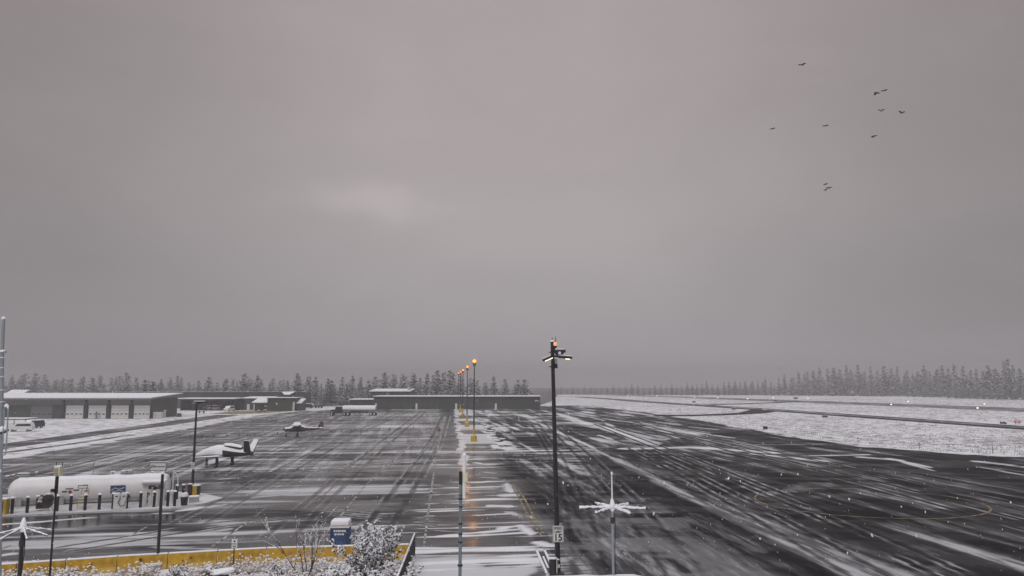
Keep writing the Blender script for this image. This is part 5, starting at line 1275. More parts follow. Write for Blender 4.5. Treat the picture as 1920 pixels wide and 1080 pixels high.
# --- cars under snow
def car(name, label, loc, rz, body, prof, wheelx, snow_prof, w=1.75, win=None):
    t = thing(name, label, 'car', loc, rz)
    MB().prism(prof, -w / 2, w / 2).build('body', body, t)
    if win: MB().prism(win, -w / 2 - .012, w / 2 + .012).build('side_window', GLASS, t)
    mb_ = MB(); mb_.prism(snow_prof, -w / 2 + .02, w / 2 - .02); mb_.build('snow_cover', SNOW, t)
    for x in wheelx:
        for sy in (-1, 1): wheel(t, (x, sy * (w / 2 - .1), .33), .33, .2)
    return t
SUVP = [(-2.2, .35), (-2.25, .95), (-1.2, 1.08), (-.7, 1.68), (1.9, 1.70), (2.2, 1.05), (2.2, .35)]
SUVS = [(-2.25, .96), (-1.2, 1.09), (-.7, 1.69), (1.9, 1.71), (2.2, 1.06), (2.15, 1.2), (1.85, 1.88), (-.75, 1.86), (-1.25, 1.26), (-2.2, 1.10)]
SUVW = [(-1.0, 1.12), (-.62, 1.58), (1.8, 1.6), (2.0, 1.12)]
p = gnd(40, 809); car('parked_car', 'snow covered pale pickup parked by the low canopy, side on', p, D2(15), WHITEP, SUVP, (-1.4, 1.4), SUVS, win=SUVW)
p = gnd(61, 803); car('parked_car', 'snow covered car with dark wheel arches parked right of the pickup', p, D2(65), DARK, SUVP, (-1.4, 1.4), SUVS, win=SUVW)
p = gnd(397, 769.5); car('parked_car', 'white car parked inside the open vehicle shed', Vector((p.x, 276 + 3.5, 0)), D2(5), WHITEP, SUVP, (-1.4, 1.4), SUVS, win=SUVW)
p = gnd(366, 771.5); car('parked_car', 'grey car parked in the shed between its left posts', Vector((p.x, 276 + 4.0, 0)), D2(-4), GREY, SUVP, (-1.4, 1.4), SUVS, win=SUVW)
p = gnd(577, 765.3); car('parked_car', 'dark red car beyond the office at the road bend', p, D2(-8), MAROON, SUVP, (-1.4, 1.4), SUVS, win=SUVW)
p = gnd(472, 766); car('parked_car', 'white van end parked between the low wing and the office', Vector((p.x + 1.5, 270, 0)), D2(80), WHITEP, SUVP, (-1.4, 1.4), SUVS, win=SUVW)
for i, (px, lab) in enumerate(((592, 'left'), (597.5, 'middle'), (603, 'right'))):
    p = gnd(px, 764.8)
    t = thing('oil_drum', 'dark red drum, the %s one of three by the road bend' % lab, 'drum', p, 0, 'dark red drums by the road bend')
    MB().lathe([(0, .42), (.1, .46), (1.3, .46), (1.35, .42)], n=14).build('barrel', MAROON, t); MB().lathe([(1.35, .40), (1.45, .36), (1.5, .05)], n=12).build('snow_cap', SNOW, t)
# low white box and post near the left hangar
p = gnd(296, 784.5)
t = thing('storage_box', 'white storage box at the corner of the grey hangar', 'storage box', p, 0)
MB().box((0, 0, .85), (2.2, 1.4, 1.6), bev=.03).build('body', WHITEP, t); MB().box((0, 0, 1.72), (2.3, 1.5, .14), bev=.04).build('snow_cap', SNOW, t)
mb_ = MB()
for i in range(3): mb_.box((0, -.71, .4 + .45 * i), (2.0, .03, .05))
mb_.build('rib', FASCIA, t)
for px, py, lab in ((336, 780, 'dark heap of stacked pallets at the right corner of the grey hangar'), (378, 773.5, 'dark low picnic table in the snow by the vehicle shed')):
    p = gnd(px, py + 1.5)
    t = thing('pallet_stack' if px < 350 else 'picnic_table', lab, 'pallets' if px < 350 else 'table', p, .1)
    if px < 350:
        for i in range(6): MB().box((0, 0, .1 + .17 * i), (1.2 - .03 * i, 1.0, .12)).build('pallet', DARK, t)
        MB().box((0, 0, 1.08), (1.1, .9, .1), bev=.03).build('snow_cap', SNOW, t)
    else:
        MB().box((0, 0, .76), (2.0, .8, .06)).build('tabletop', DARK, t); MB().box((0, 0, .84), (2.0, .8, .1), bev=.03).build('snow_cap', SNOW, t)
        for sy in (-1, 1): MB().box((0, sy * .75, .44), (2.0, .3, .05)).build('bench', DARK, t)
        for sx in (-1, 1): MB().box((sx * .7, 0, .4), (.1, 1.3, .7)).build('leg', DARK, t)
# planting and stones along the grass bank
SHRUB_D = mat('dark_shrub', (0.03, 0.035, 0.025), .9, var=.4, scale=3)
def low_shrub(p, r, h, label, seed, m=SHRUB_D):
    rr = random.Random(seed); b_ = MB()
    for i in range(260):
        a, e, d = rr.uniform(0, 2 * PI), rr.uniform(.05, 1.45), rr.uniform(.45, 1.0)
        c = Vector((r * d * math.cos(a) * math.cos(e), r * d * math.sin(a) * math.cos(e), h * d * math.sin(e)))
        s = rr.uniform(.05, .12) * (r + h); n1 = Vector((rr.uniform(-1, 1), rr.uniform(-1, 1), rr.uniform(-1, 1))).normalized(); n2 = n1.orthogonal()
        b_.sheet([c + n1 * s, c + n2 * s * .5, c - n1 * s, c - n2 * s * .5])
    t = thing('shrub', label, 'shrub', p); b_.build('foliage', m, t)
    b2 = MB()
    for i in range(50):
        a, e, d = rr.uniform(0, 2 * PI), rr.uniform(.5, 1.5), rr.uniform(.85, 1.05)
        c = Vector((r * d * math.cos(a) * math.cos(e), r * d * math.sin(a) * math.cos(e), h * d * math.sin(e) + .03)); s = rr.uniform(.06, .14) * (r + h)
        bmesh.ops.create_icosphere(b2.bm, subdivisions=1, radius=1, matrix=Matrix.Translation(c) @ Matrix.Diagonal((s, s, s * .5, 1)))
    b2.build('snow', SNOW, t)
for i, (px, py, r, h, lab) in enumerate(((538, 769.5, 1.0, 1.4, 'dark shrub in front of the office wall'), (496, 772, .5, .7, 'small brown shrub at the left end of the stone row'), (486, 773, .6, .8, 'small brown shrub on the grass bank tip'),
                                         (544, 768.6, .6, .7, 'low shrub right of the dark shrub by the office'))): low_shrub(gnd(px, py), r, h, lab, 300 + i)
for i, px in enumerate((498, 505, 513, 520, 528, 546)):
    p = gnd(px, 770.3 - (px - 498) * .012)
    t = thing('landscape_stone', 'snowy landscape stone on the grass bank, %s from the left' % ORD[i], 'stone', p, i, 'snowy stones along the grass bank')
    rock(.55, .4, .45, 10 + i).build('stone', CONC, t); o = rock(.45, .36, .18, 30 + i).build('snow_cap', SNOW, t, smooth=True); o.location = (0, 0, .35)

# ================================================================== APRON FURNITURE
mk = [(337, 820), (356, 819.5), (379, 819), (401, 818), (425, 817.5), (448, 817), (464.5, 816.5), (477.5, 816), (497, 815), (520, 814), (620, 810.5), (640, 810), (659, 809), (676, 808.5), (697, 807.5), (712, 806.5), (731, 805.5), (752, 804.5), (775, 803), (796, 802)]
def marker(p, label):
    t = thing('tie_down_stake', label, 'stake', p, 0, 'row of tie down stakes across the apron')
    MB().lathe([(0, .24), (.05, .22), (.1, .08)], n=10).build('base', DARK, t); MB().cyl((0, 0, .08), (0, 0, .5), .055, .045, 8).build('stem', DARK, t)
    return t
m0 = None
for i, q in enumerate(mk):
    lab = 'short dark stake, ' + ('end one farthest from the orange lamps in its long row' if i == 0 else 'end one nearest the orange lamps in its long row' if i == len(mk) - 1 else ORD[i] + ' from the light pole end of the row across the apron')
    if m0 is None: m0 = marker(gnd(*q), lab)
    else: dup(m0, gnd(*q), 0, lab)
for i, (px, py, lab) in enumerate(((823, 806, 'small orange cone on the apron left of the lamp row'),)):
    t = thing('traffic_cone', lab, 'traffic cone', gnd(px, py)); MB().box((0, 0, .03), (.5, .5, .06)).build('base', RUBBER, t); MB().lathe([(.06, .22), (.9, .04)], n=12).build('cone', RED, t); MB().lathe([(.88, .06), (.95, .03)], n=8).build('snow_cap', SNOW, t)
# white cones / markers seen on the far apron
def wmark(px, py, lab, h=.7, m=WHITEM):
    t = thing('reflector_post', lab, 'marker post', gnd(px, py)); MB().cyl((0, 0, 0), (0, 0, h), .12, .08, 8).build('post', m, t); MB().lathe([(h, .14), (h + .08, .12), (h + .14, .02)], n=8).build('snow_cap', SNOW, t)
wmark(973, 788, 'white marker post standing on the apron right of the lamp row', .9); wmark(1066, 781, 'white marker post on the apron just right of the light pole', 1.0); wmark(796, 804.5, 'pale marker post at the end of the stake row', .8)

# ================================================================== AIRFIELD
def light_fix(px, py, label, lit=True, s=1.0):
    p = gnd(px, py)
    t = thing('runway_light', label, 'runway light', p, 0, 'runway edge lights in the snow field')
    MB().cyl((0, 0, 0), (0, 0, .3 * s), .08 * s, .06 * s, 8).build('stem', DARK, t)
    MB().lathe([(.3 * s, .20 * s), (.38 * s, .36 * s), (.62 * s, .36 * s), (.74 * s, .12 * s)], n=10).build('lens', EDGE_LAMP if lit else WHITEM, t); return t
lights = [(1231, 743.3), (1302, 745.5), (1346, 747.3), (1402, 749), (1450, 747), (1515, 748), (1671, 760), (1703, 754.4), (1846, 759), (1833, 767), (1177, 741.5), (1492, 747.8)]
lights.sort()
for i, (px, py) in enumerate(lights):
    light_fix(px, py, 'white runway edge light glowing in the snow, ' + ('leftmost one' if i == 0 else 'rightmost one' if i == len(lights) - 1 else ORD[i] + ' from the left'), True, .75 if px < 1600 else .8)
p = gnd(1435, 805)
t = thing('marker_box', 'small black box standing alone in the near snow field', 'box', p, .2)
MB().box((0, 0, .36), (.85, .5, .6), bev=.03).build('body', BLACK, t); MB().box((0, 0, .69), (.8, .46, .05), bev=.02).build('snow_cap', SNOW, t)
for sx in (-1, 1): MB().box((sx * .3, 0, .04), (.08, .3, .12)).build('foot', DARK, t)
def air_sign(px, py, w, h, label, face, txt=None, tm=None):
    p = gnd(px, py)
    t = thing('airfield_sign', label, 'sign', p, -.06)
    for sx in (-1, 1): MB().cyl((sx * w * .32, 0, 0), (sx * w * .32, 0, .3), .05, .05, 6).build('leg', DARK, t)
    o = MB().box((0, 0, .3 + h / 2), (w, .25, h), bev=.03).build('panel', face, t); MB().box((0, 0, .33 + h), (w, .27, .08), bev=.02).build('snow_cap', SNOW, t)
    if txt: text_mesh('lettering', txt, h * .62, tm, o, (0, -.14, .3 + h / 2), (PI / 2, 0, 0), .004, bold=.008)
    return t
REDSIGN = mat('red_sign_face', (.42, .035, .02), .5)
air_sign(1908, 795.5, 1.4, .62, 'red runway hold sign standing in the snow beyond the taxiway', REDSIGN, None)
mb_ = MB()
o = [c for c in bpy.data.objects if c.get('label', '').startswith('red runway hold')][0]
for x, w in ((-.38, .14), (-.18, .16), (.03, .1), (.2, .14), (.4, .12)): mb_.box((x, -.14, .61), (w, .012, .3))
mb_.build('lettering', WHITEM, [c for c in o.children if c.name.startswith('panel')][0])
air_sign(1492, 748.8, 2.6, 1.0, 'dark sign board beside the runway in the middle distance', DARK)
air_sign(1434, 770.5, 1.6, .7, 'white topped sign at the taxiway bend', WHITEP); air_sign(1547, 784.5, 1.5, .55, 'dark low sign at the near side of the taxiway', DARK)
air_sign(1454, 753.5, 1.3, .7, 'dark small sign beyond the taxiway strip', DARK); air_sign(1376, 769.5, 1.3, .6, 'dark small sign left of the taxiway bend', DARK); air_sign(1301, 755.8, 1.5, .8, 'dark sign left of centre at the taxiway strip', DARK)
for i, (px, py, lab) in enumerate(((1609, 832, 'thin edge stake at the apron kerb, left one of three'), (1724, 842.5, 'thin edge stake at the apron kerb, middle one of three'), (1862, 852, 'thin edge stake at the apron kerb, right one of three'))):
    t = thing('edge_stake', lab, 'stake', gnd(px, py - 1), 0, 'thin stakes along the apron kerb'); MB().cyl((0, 0, 0), (0, 0, .85), .045, .04, 6).build('rod', DARK, t); MB().lathe([(.85, .07), (.95, .08), (1.0, .02)], n=8).build('reflector', STEELBL, t)
for i, (px, py, r, h, lab) in enumerate(((1561, 742.6, 1.6, 3.0, 'small bush at the field edge, left of two'), (1599, 742.6, 1.7, 3.8, 'small bush at the field edge, right of two'), (1881, 795, .8, .9, 'low dark bush left of the red sign'))): low_shrub(gnd(px, py), r, h, lab, 340 + i)
# tufts poking through the field snow: uncountable
TUFT = mat('dry_tufts', (0.13, 0.105, 0.085), .95, var=.35, scale=1)
rr = random.Random(5); b_ = MB()
def blades(b_, c, n, h, spread, w, r):
    for _ in range(n):
        a = r.uniform(0, 2 * PI); q = c + Vector((r.uniform(-spread, spread), r.uniform(-spread, spread), 0)); d = Vector((math.cos(a), math.sin(a), 0)); e = Vector((-d.y, d.x, 0)) * w
        hh = h * r.uniform(.5, 1.2); tip = q + d * hh * r.uniform(.15, .7) + Vector((0, 0, hh))
        b_.sheet([q - e, q + e, tip])
cnt = 0
while cnt < 4200:
    px = rr.uniform(1060, 1990); py = 748 + (rr.random() ** 1.5) * 112
    lim = np.interp(px, [1055, 1120, 1200, 1290, 1400, 1520, 1640, 1760, 1920, 2000], [757, 763, 771, 784, 803, 822, 838, 848, 857, 861])
    if py > lim - .5: continue
    ty = np.interp(px, [1010, 1200, 1450, 1920, 2120], [743, 752, 769, 802, 816])
    tw = np.interp(px, [1010, 1200, 1920, 2120], [1.2, 2.5, 7.5, 9])
    if abs(py - ty) < tw: continue
    p = gnd(px, py); D = p.y
    blades(b_, p, 6, .20, .35 + .002 * D, .02 + D * .00012, rr); cnt += 1
tag(b_.build('grass_tufts', TUFT), kind='stuff')

# ================================================================== TREES
def needle_mat(name, col, lo=.25, hi=.6):
    m, n, l, b = new_mat(name)
    b.inputs['Roughness'].default_value = .9; b.inputs['Specular IOR Level'].default_value = .1
    g = n.new('ShaderNodeNewGeometry'); sx = n.new('ShaderNodeSeparateXYZ'); l.new(g.outputs['Normal'], sx.inputs[0])
    t = n.new('ShaderNodeTexCoord'); z = n.new('ShaderNodeTexNoise'); z.inputs['Scale'].default_value = .55; z.inputs['Detail'].default_value = 3; l.new(t.outputs['Object'], z.inputs['Vector'])
    a = n.new('ShaderNodeMath'); a.operation = 'MULTIPLY_ADD'; l.new(z.outputs['Fac'], a.inputs[0]); a.inputs[1].default_value = 1.0; l.new(sx.outputs['Z'], a.inputs[2])
    r = n.new('ShaderNodeMapRange'); r.inputs['From Min'].default_value = lo + .58; r.inputs['From Max'].default_value = hi + .42; l.new(a.outputs[0], r.inputs[0])
    r.inputs['To Max'].default_value = .9
    mx_ = n.new('ShaderNodeMix'); mx_.data_type = 'RGBA'; l.new(r.outputs[0], mx_.inputs[0]); mx_.inputs[6].default_value = (*col, 1); mx_.inputs[7].default_value = (.72, .72, .75, 1)
    l.new(mx_.outputs[2], b.inputs['Base Color']); return m
NEEDLE = needle_mat('snowy_needles', (.066, .069, .064), .16, .66); NEEDLE2 = needle_mat('dark_needles', (.030, .034, .030), .45, .95)
def pine_mesh(seed, H=15.0, R=2.9, top=.8, base=.10, dens=1.0, irregular=.25):
    """many drooping needle sprays on whorled branches, ragged outline with gaps"""
    r = random.Random(seed); b_ = MB()
    lev = int(24 * dens)
    for k in range(lev):
        f = (k + r.uniform(-.3, .3)) / lev; z = H * (base + (1 - base) * f)
        rad = R * ((1 - f) ** top) * (1 + .0) * (.55 + .45 * min(1, f * 6)) + .12
        nb = max(4, int(r.uniform(6, 9) * (1 - .45 * f)))
        off = r.uniform(0, 2 * PI)
        for j in range(nb):
            if r.random() < .13: continue
            a = off + 2 * PI * j / nb + r.uniform(-.35, .35); L = rad * r.uniform(1 - irregular * 1.6, 1 + irregular)
            d = Vector((math.cos(a), math.sin(a), 0)); side = Vector((-d.y, d.x, 0)); drop = r.uniform(.05, .45) if f < .75 else r.uniform(-.35, .1)
            ns = max(2, int(L / .55))
            for s in range(ns):
                u = (s + .6) / ns; c = Vector((0, 0, z)) + d * L * u + Vector((0, 0, -drop * L * u * u + .12 * L * u))
                for q in range(4):
                    sd = side * r.uniform(-1, 1) + d * r.uniform(.2, 1.1); sd.z += r.uniform(-.45, .25); sd.normalize()
                    ln = r.uniform(.55, 1.1) * (.6 + .25 * rad / max(R, 1)) ; wv = sd.cross(Vector((r.uniform(-1, 1), r.uniform(-1, 1), r.uniform(.1, 1)))).normalized() * ln * r.uniform(.24, .46)
                    o = c + Vector((r.uniform(-.15, .15), r.uniform(-.15, .15), r.uniform(-.15, .15)))
                    b_.sheet([o - sd * ln * .3, o + wv, o + sd * ln, o - wv])
    for k in range(14):
        z = H * (1 + .012 * k / 2) - k * H * .012; a = r.uniform(0, 6.28); d = Vector((math.cos(a), math.sin(a), .6)) * .35
        b_.sheet([(0, 0, z), Vector((.07, .07, z)) + d * .5, Vector((0, 0, z)) + d, Vector((-.07, -.07, z)) + d * .5])
    me_c = bpy.data.meshes.new('crown'); b_.bm.to_mesh(me_c); b_.bm.free()
    t_ = MB(); t_.cyl((0, 0, -.3), (0, 0, H * .98), H * .016, .03, 7); me_t = bpy.data.meshes.new('trunk'); t_.bm.to_mesh(me_t); t_.bm.free(); me_t.materials.append(BARK)
    return me_c, me_t
KINDS = [pine_mesh(1, 15, 3.9, .92), pine_mesh(2, 15, 4.3, .74), pine_mesh(3, 15, 3.6, 1.0, .04), pine_mesh(4, 15, 4.7, .7, .07, 1.0, .35), pine_mesh(5, 15, 4.2, .85, .03, 1.1), pine_mesh(6, 15, 3.3, .85, .08, .9, .3), pine_mesh(7, 15, 4.4, .62, .08, 1.0, .35)]
for c_, t_ in KINDS: c_.materials.append(NEEDLE)
DK = []
for c_, t_ in KINDS[:3]:
    d_ = c_.copy(); d_.materials.clear(); d_.materials.append(NEEDLE2); DK.append((d_, t_))
tr = random.Random(21)
def tree(px, ytop, Y, kind, label, group, wide=1.0, base_drop=0.0, sets=KINDS):
    x = (px - CX) / FPX * Y * 1.0; d = ray(px, ytop); x = d.x / d.y * Y; ztop = CAMZ + d.z / d.y * Y
    h = max(3.0, ztop); s = h / 15.0
    r = thing('pine_tree', label, 'pine tree', (x, Y, 0), tr.uniform(0, 6.28), group)
    w_ = s * wide * tr.uniform(.9, 1.12); r.scale = (w_, w_, s)
    for nm_, m_ in zip(('crown', 'trunk'), sets[kind]):
        o = bpy.data.objects.new(nm_, m_); COL.objects.link(o); o.parent = r
    return r
ntree = 0
# left group: outline of the tops read along the skyline
prof_l = [(-40, 703), (20, 702), (70, 699), (120, 706), (200, 706), (245, 697), (262, 714), (300, 706), (340, 705), (360, 714), (420, 712), (460, 702), (500, 710), (545, 703), (565, 700), (590, 708), (630, 712), (660, 704), (700, 702), (720, 698), (760, 702), (800, 700), (825, 697), (848, 696), (870, 703), (900, 708), (930, 706), (945, 710), (960, 716), (975, 712)]
PX = np.array([a for a, b in prof_l]); PY = np.array([b for a, b in prof_l])
GL1, GL2 = 'snowy pines behind the hangars', 'hazy pines far behind the hangars'
x = -35
while x < 985:
    yt = np.interp(x, PX, PY) + tr.uniform(-3, 10)
    if x < 350: Y = tr.uniform(400, 470); lab, g = 'faded grey pine in the hazy row behind the left hangar', GL2
    elif x < 640: Y = tr.uniform(360, 420); lab, g = 'snow dusted pine in the row behind the slate hangar and office', GL1
    else: Y = tr.uniform(345, 400); lab, g = 'snow laden pine in the row behind the far row hangar', GL1
    tree(x, yt, Y, tr.randrange(len(KINDS)), lab, g, tr.uniform(1.05, 1.4)); ntree += 1
    x += tr.uniform(12, 22)
x = -30
while x < 975:      # paler row deeper in the haze, mostly gaps filled
    yt = np.interp(x, PX, PY) + tr.uniform(0, 12)
    tree(x, yt, tr.uniform(500, 560), tr.randrange(len(KINDS)), 'pale pine deep in the haze behind the other pines on the left', GL2, tr.uniform(1.0, 1.4)); ntree += 1
    x += tr.uniform(15, 26)
for px, yt, Y, k, w, lab, s_ in [(392, 706.5, 335, 1, 1.25, 'rounded dark pine standing alone above the slate hangar', KINDS), (424, 709, 335, 0, 1.2, 'short pointed pine right of the rounded dark pine', KINDS), (459, 698.5, 345, 3, 1.15, 'broad tall pine above the slate hangar roof', KINDS),
                                (272, 712, 300, 1, 1.3, 'dark shaggy pine behind the left hangar roof, left of a pair', DK), (287, 714, 300, 0, 1.2, 'dark shaggy pine behind the left hangar roof, right of a pair', DK), (483, 702.5, 350, 0, 1.0, 'slim pointed pine between broad pines over the slate hangar', KINDS),
                                (558, 698.5, 350, 0, 1.2, 'tall pointed pine just left of the office end', KINDS), (592, 706, 345, 2, 1.3, 'dense pine above the road bend', KINDS), (622, 713, 330, 1, 1.15, 'dark full pine left of the tanker lorry', DK), (651, 718, 330, 0, 1.4, 'short wide pine behind the tanker cab', KINDS),
                                (843, 694, 345, 4, 1.15, 'tallest snow laden pine just left of the lamp row', KINDS), (820, 693, 352, 0, 1.1, 'tall pine two left of the lamp row', KINDS), (972, 711, 350, 1, 1.1, 'last big pine at the right end of the hangar pines', KINDS), (985, 721, 350, 0, 1.0, 'small pine ending the row behind the hangar', KINDS)]:
    tree(px, yt, Y, k, lab, GL1, w, sets=s_); ntree += 1
for i in range(26):   # lower snowy saplings filling the foot of the wood
    px = tr.uniform(570, 985); tree(px, tr.uniform(726, 740), tr.uniform(322, 345), tr.randrange(len(KINDS)), 'young snowy pine at the foot of the wood behind the far hangar', 'young pines at the foot of the wood', 1.3); ntree += 1
# right-hand wood across the airfield
prof_r = [(1040, 724), (1100, 722), (1180, 721), (1240, 719), (1300, 716), (1340, 715), (1380, 712), (1420, 709), (1480, 702), (1510, 692), (1530, 687), (1560, 688), (1600, 686), (1650, 686), (1700, 688), (1740, 687), (1770, 683), (1800, 686), (1840, 682), (1870, 684), (1890, 672), (1905, 682), (1950, 676)]
RX = np.array([a for a, b in prof_r]); RY = np.array([b for a, b in prof_r]); BX = np.array([1020, 1300, 1560, 1700, 1800, 1920, 2000]); BD = np.array([640, 605, 590, 570, 500, 455, 440])
x = 1030
while x < 1950:
    yt = np.interp(x, RX, RY) + tr.uniform(-4, 13) * (1 if x > 1400 else .5); Y = np.interp(x, BX, BD) + tr.uniform(-6, 10)
    far_ = x < 1400
    tree(x, yt, Y, tr.choice([0, 2, 4, 5, 5, 2, 1]), 'small faded tree in the distant line across the airfield' if far_ else 'tall snow dusted pine in the front row across the airfield' if x < 1780 else 'tall snow dusted pine towards the right end of the airfield wood', 'distant trees across the airfield' if far_ else 'tall pines across the airfield', .95 if far_ else tr.uniform(.8, 1.05)); ntree += 1
    x += tr.uniform(10, 17) if not far_ else tr.uniform(8.5, 12)
x = 1380
while x < 1950:
    yt = np.interp(x, RX, RY) + tr.uniform(4, 22); Y = np.interp(x, BX, BD) + tr.uniform(12, 40)
    tree(x, yt, Y, tr.choice([0, 1, 2, 4, 5]), 'pine half hidden behind the front row across the airfield', 'tall pines across the airfield', tr.uniform(.9, 1.2)); ntree += 1
    x += tr.uniform(14, 23)
x = 1560
while x < 1950:
    yt = tr.uniform(716, 731); Y = np.interp(x, BX, BD) - tr.uniform(6, 16)
    tree(x, yt, Y, tr.choice([0, 2, 4]), 'low bushy snow laden pine at the front edge of the airfield wood', 'low pines at the wood edge', 1.05); ntree += 1
    x += tr.uniform(11, 18)
tree(1889, 671, 452, 0, 'tallest pine with a tufted top in the airfield wood', 'tall pines across the airfield', .62); ntree += 1
print('TREES', ntree)

# ================================================================== FOREGROUND PLANTS
SNOWB = SNOW
def twig_bush(name, label, p, n_main, height, spread, seed, levels=3, blob=.05, group=None, blob_prob=.8, rad=.02, lean=.9, cat='shrub', leafy=0):
    r = random.Random(seed); w_ = MB(); s_ = MB()
    def grow(a, d, L, rr_, lv):
        pts = [a]; 
        for k in range(3):
            d = (d + Vector((r.uniform(-.28, .28), r.uniform(-.28, .28), r.uniform(-.05, .22)))).normalized(); pts.append(pts[-1] + d * L / 3)
        w_.tube(pts, [rr_, rr_ * .85, rr_ * .7, rr_ * .5], 4)
        if lv <= 1:
            up = Vector((0, 0, rr_ * 1.1)); s_.tube([q + up for q in pts], [blob * .12, blob * .26, blob * .28, blob * .15], 4)
            for q in pts[1:]:
                for _ in range(leafy):
                    c = q + Vector((r.uniform(-1, 1), r.uniform(-1, 1), r.uniform(-1.2, .3))) * .10; n1 = Vector((r.uniform(-1, 1), r.uniform(-1, 1), r.uniform(-1, 1))).normalized() * .06; n2 = n1.orthogonal() * .55
                    (s_ if r.random() < .5 else w_).sheet([c - n1, c + n2, c + n1, c - n2])
                if r.random() < blob_prob:
                    s = blob * r.uniform(.5, 1.25); bmesh.ops.create_icosphere(s_.bm, subdivisions=1, radius=1, matrix=Matrix.Translation(q + Vector((0, 0, blob * .3))) @ Matrix.Rotation(r.uniform(0, 3), 4, 'Z') @ Matrix.Diagonal((s * 1.3, s * .9, s * .7, 1)))
        if lv > 0:
            for k in range(r.randint(3, 4)):
                q = pts[r.randint(1, 3)]; nd = (d + Vector((r.uniform(-1, 1), r.uniform(-1, 1), r.uniform(-.25, .6))) * .9).normalized()
                grow(q, nd, L * r.uniform(.45, .7), rr_ * .55, lv - 1)
    t = thing(name, label, cat, p, 0, group)
    for i in range(n_main):
        a = 2 * PI * i / n_main + r.uniform(-.4, .4); e = r.uniform(.1, lean)
        d = Vector((math.cos(a) * e * spread / height, math.sin(a) * e * spread / height, 1)).normalized()
        grow(Vector((.12 * math.cos(a), .12 * math.sin(a), 0)), d, height * r.uniform(.4, .62), rad, levels)
    w_.build('twigs', TWIG, t); s_.build('snow', SNOWB, t, smooth=True)
    return t
def gz(px, py): q = gnd(px, py); q.z = .08; return q
twig_bush('shrub', 'tall snow laden shrub in front of the portable toilet', gz(690, 1092), 18, 2.8, 3.3, 4, 2, .068, blob_prob=.9, leafy=6, lean=1.15)
twig_bush('shrub', 'low wide snow laden shrub by the gate fence', gz(735, 1106), 16, 1.35, 3.2, 8, 2, .075, lean=1.9, blob_prob=.8, leafy=3)
twig_bush('shrub', 'dense snowy shrub between the sapling and the tall snow laden shrub', gz(640, 1108), 16, 1.25, 3.4, 15, 2, .07, lean=1.9, blob_prob=.75, leafy=3)
twig_bush('sapling', 'bare sapling with thin snowy twigs between the small sign and the portable toilet', gz(573, 1094), 5, 4.2, 2.6, 23, 2, .032, blob_prob=.45, rad=.028, lean=.9, cat='tree')
twig_bush('shrub', 'small pale twiggy shrub beside the grated vent box', gz(520, 1090), 8, .8, 1.4, 31, 2, .035, lean=1.3, blob_prob=.5, leafy=1)
twig_bush('shrub', 'snowy scrub below the barrier near the small sign', gz(330, 1096), 9, 1.0, 1.7, 37, 2, .035, lean=1.4, blob_prob=.5, leafy=1)
STRAW = mat('straw_grass', (0.34, 0.26, 0.17), .9, var=.35, scale=1.2)
rr = random.Random(9); b_ = MB(); s_ = MB()
for i in range(1150):
    px = rr.uniform(-30, 770); lo_ = np.interp(px, [-30, 0, 300, 500, 770], [1064, 1063, 1055, 1049, 1046]) + 13
    py = rr.uniform(lo_, 1118); p = gz(px, py)
    dn = vnoise(np.array([p.x / 1.6]), np.array([p.y / 1.6]), 12)[0]
    if dn < .42: continue
    blades(b_, p, 11, .62, .2, .010, rr)
    for k in range(5):
        q = p + Vector((rr.uniform(-.25, .25), rr.uniform(-.25, .25), rr.uniform(.15, .6))); s = rr.uniform(.025, .06)
        bmesh.ops.create_icosphere(s_.bm, subdivisions=1, radius=1, matrix=Matrix.Translation(q) @ Matrix.Diagonal((s * 1.4, s, s * .8, 1)))
tag(b_.build('grass', STRAW), kind='stuff'); tag(s_.build('snow_on_grass', SNOW), kind='stuff')

# ================================================================== BIRDS AND FALLING SNOW
def bird(px, py, Y, flap, yaw, label, s=1.0):
    q = far(px, py, Y)
    b_ = MB(); k = .26 * s
    loft(b_, [(-1.5 * k, 0, .02, .02), (-1.25 * k, .03, .10 * s * .6, .07), (-.5 * k, 0, .13 * s * .6, .09), (.5 * k, 0, .10 * s * .6, .08), (1.3 * k, .01, .03, .05), (1.9 * k, .01, .012, .09)], 8)
    for sy in (-1, 1):
        a1, a2 = flap, flap * .25 - .1
        sh = Vector((-.3 * k, sy * .05, .03)); el = sh + Vector((.05, sy * .26 * math.cos(a1), .26 * math.sin(a1))) * s; tp = el + Vector((.16, sy * .34 * math.cos(a2), .34 * math.sin(a2))) * s
        ch = Vector((.44 * s, 0, 0))
        for A, B, c1, c2 in ((sh, el, 1.0, .95), (el, tp, .95, .25)):
            th = Vector((0, 0, .05)); vs = [A + th, B + th, B + ch * c2 + th, A + ch * c1 + th]; lo = [v - th * 2 for v in vs]
            va = [b_.bm.verts.new(v) for v in vs]; vb = [b_.bm.verts.new(v) for v in lo]; b_.skin([vb, va])
    o = b_.build('bird', BLACK, None, smooth=True); o.location = q; o.rotation_euler = (.1, -.15, yaw)
    tag(o, label, 'bird', 'dark birds flying in the grey sky')
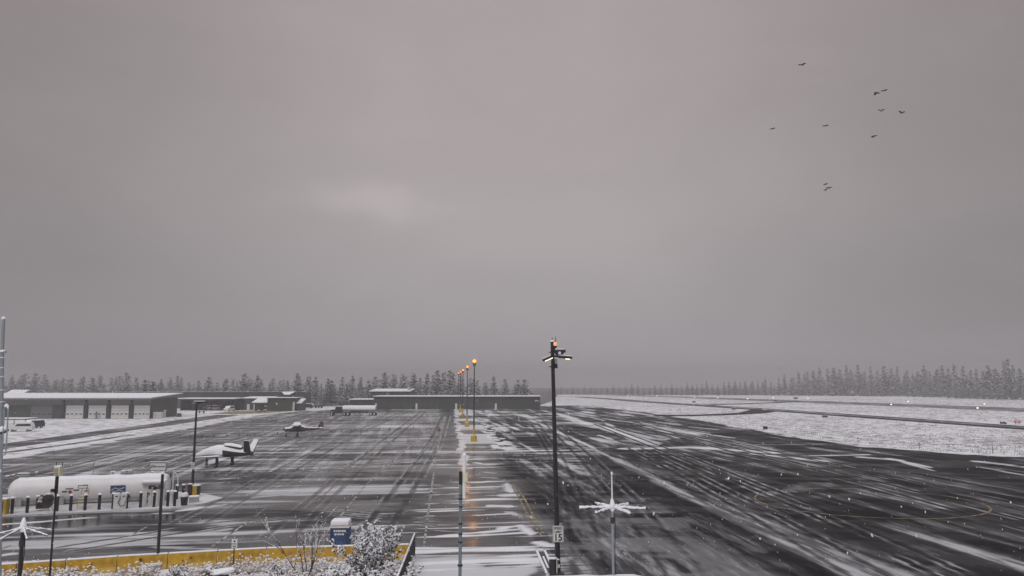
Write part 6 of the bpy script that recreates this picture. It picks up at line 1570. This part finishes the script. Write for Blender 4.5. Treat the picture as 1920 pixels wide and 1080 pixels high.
B_ = [(1503, 122, .5, .7, 'dark flying bird, highest of all', 1.0), (1642, 174, -.7, .3, 'dark bird with drooped wings, left of the pair near the top right', 1.15), (1657, 170.5, .4, .6, 'dark bird, right one of the pair near the top right', .95), (1652, 208.5, 1.0, .9, 'dark bird with raised wings below the upper pair', 1.05),
      (1691.5, 212, .9, 1.5, 'dark bird farthest to the right', .9), (1637.5, 255.5, -.2, .1, 'dark bird gliding level below the right-hand birds', 1.15), (1547, 236.5, .35, .6, 'dark bird alone midway between the flock edges', .9), (1447.5, 242, .3, .5, 'dark bird farthest to the left', .9),
      (1547, 346, .1, .1, 'topmost of the three low dark birds', .75), (1553, 353, .35, .5, 'rightmost of the three low dark birds', .85), (1547, 356.3, -.2, -.2, 'lowest of the three low dark birds', .8)]
for i, (px, py, fl, yaw, lab, s) in enumerate(B_): bird(px, py, 78 + 5 * (i % 4), fl, yaw, lab, s * .62)
b_ = MB(); fl = random.Random(77)
def flake(px, py, Y, s):
    q = far(px, py, Y); bmesh.ops.create_icosphere(b_.bm, subdivisions=1, radius=1, matrix=Matrix.Translation(q) @ Matrix.Rotation(fl.uniform(-.5, .5), 4, 'Y') @ Matrix.Diagonal((s * fl.uniform(.5, .9), s * .7, s * fl.uniform(.9, 1.7), 1)))
for px, py in [(1690, 950), (1735, 960), (1592, 936), (1465, 890), (1496, 889), (1388, 902), (1366, 897), (1350, 925), (1495, 1003), (1635, 1004), (1718, 1005), (1425, 1010), (1453, 1021), (1589, 1037), (1795, 934), (1895, 942), (1225, 965), (1056, 905), (1065, 910), (1198, 895), (1245, 906), (1555, 931), (1613, 925), (1027, 945), (1226, 962), (912, 805), (757, 988)]:
    Y = fl.uniform(7, 14); flake(px, py, Y, Y * .0013 * fl.uniform(.7, 1.3))
for i in range(520):
    px, py = fl.uniform(0, 1920), fl.uniform(740, 1075); Y = fl.uniform(10, 40)
    if gnd(px, py).y < Y + .5: continue
    flake(px, py, Y, Y * .0006 * fl.uniform(.6, 1.2))
tag(b_.build('snowfall', SNOW), kind='stuff')

# ================================================================== HAZE
hz_m = bpy.data.materials.new('haze'); hz_m.use_nodes = True
hn, hl = hz_m.node_tree.nodes, hz_m.node_tree.links
hn.clear()
ho = hn.new('ShaderNodeOutputMaterial'); pv = hn.new('ShaderNodeVolumePrincipled')
pv.inputs['Color'].default_value = (0.66, 0.642, 0.65, 1); pv.inputs['Density'].default_value = 0.00092; pv.inputs['Anisotropy'].default_value = 0.0
hl.new(pv.outputs[0], ho.inputs['Volume'])
tag(MB().box((0, 450, 19), (3200, 2500, 40)).build('haze', hz_m), kind='stuff')
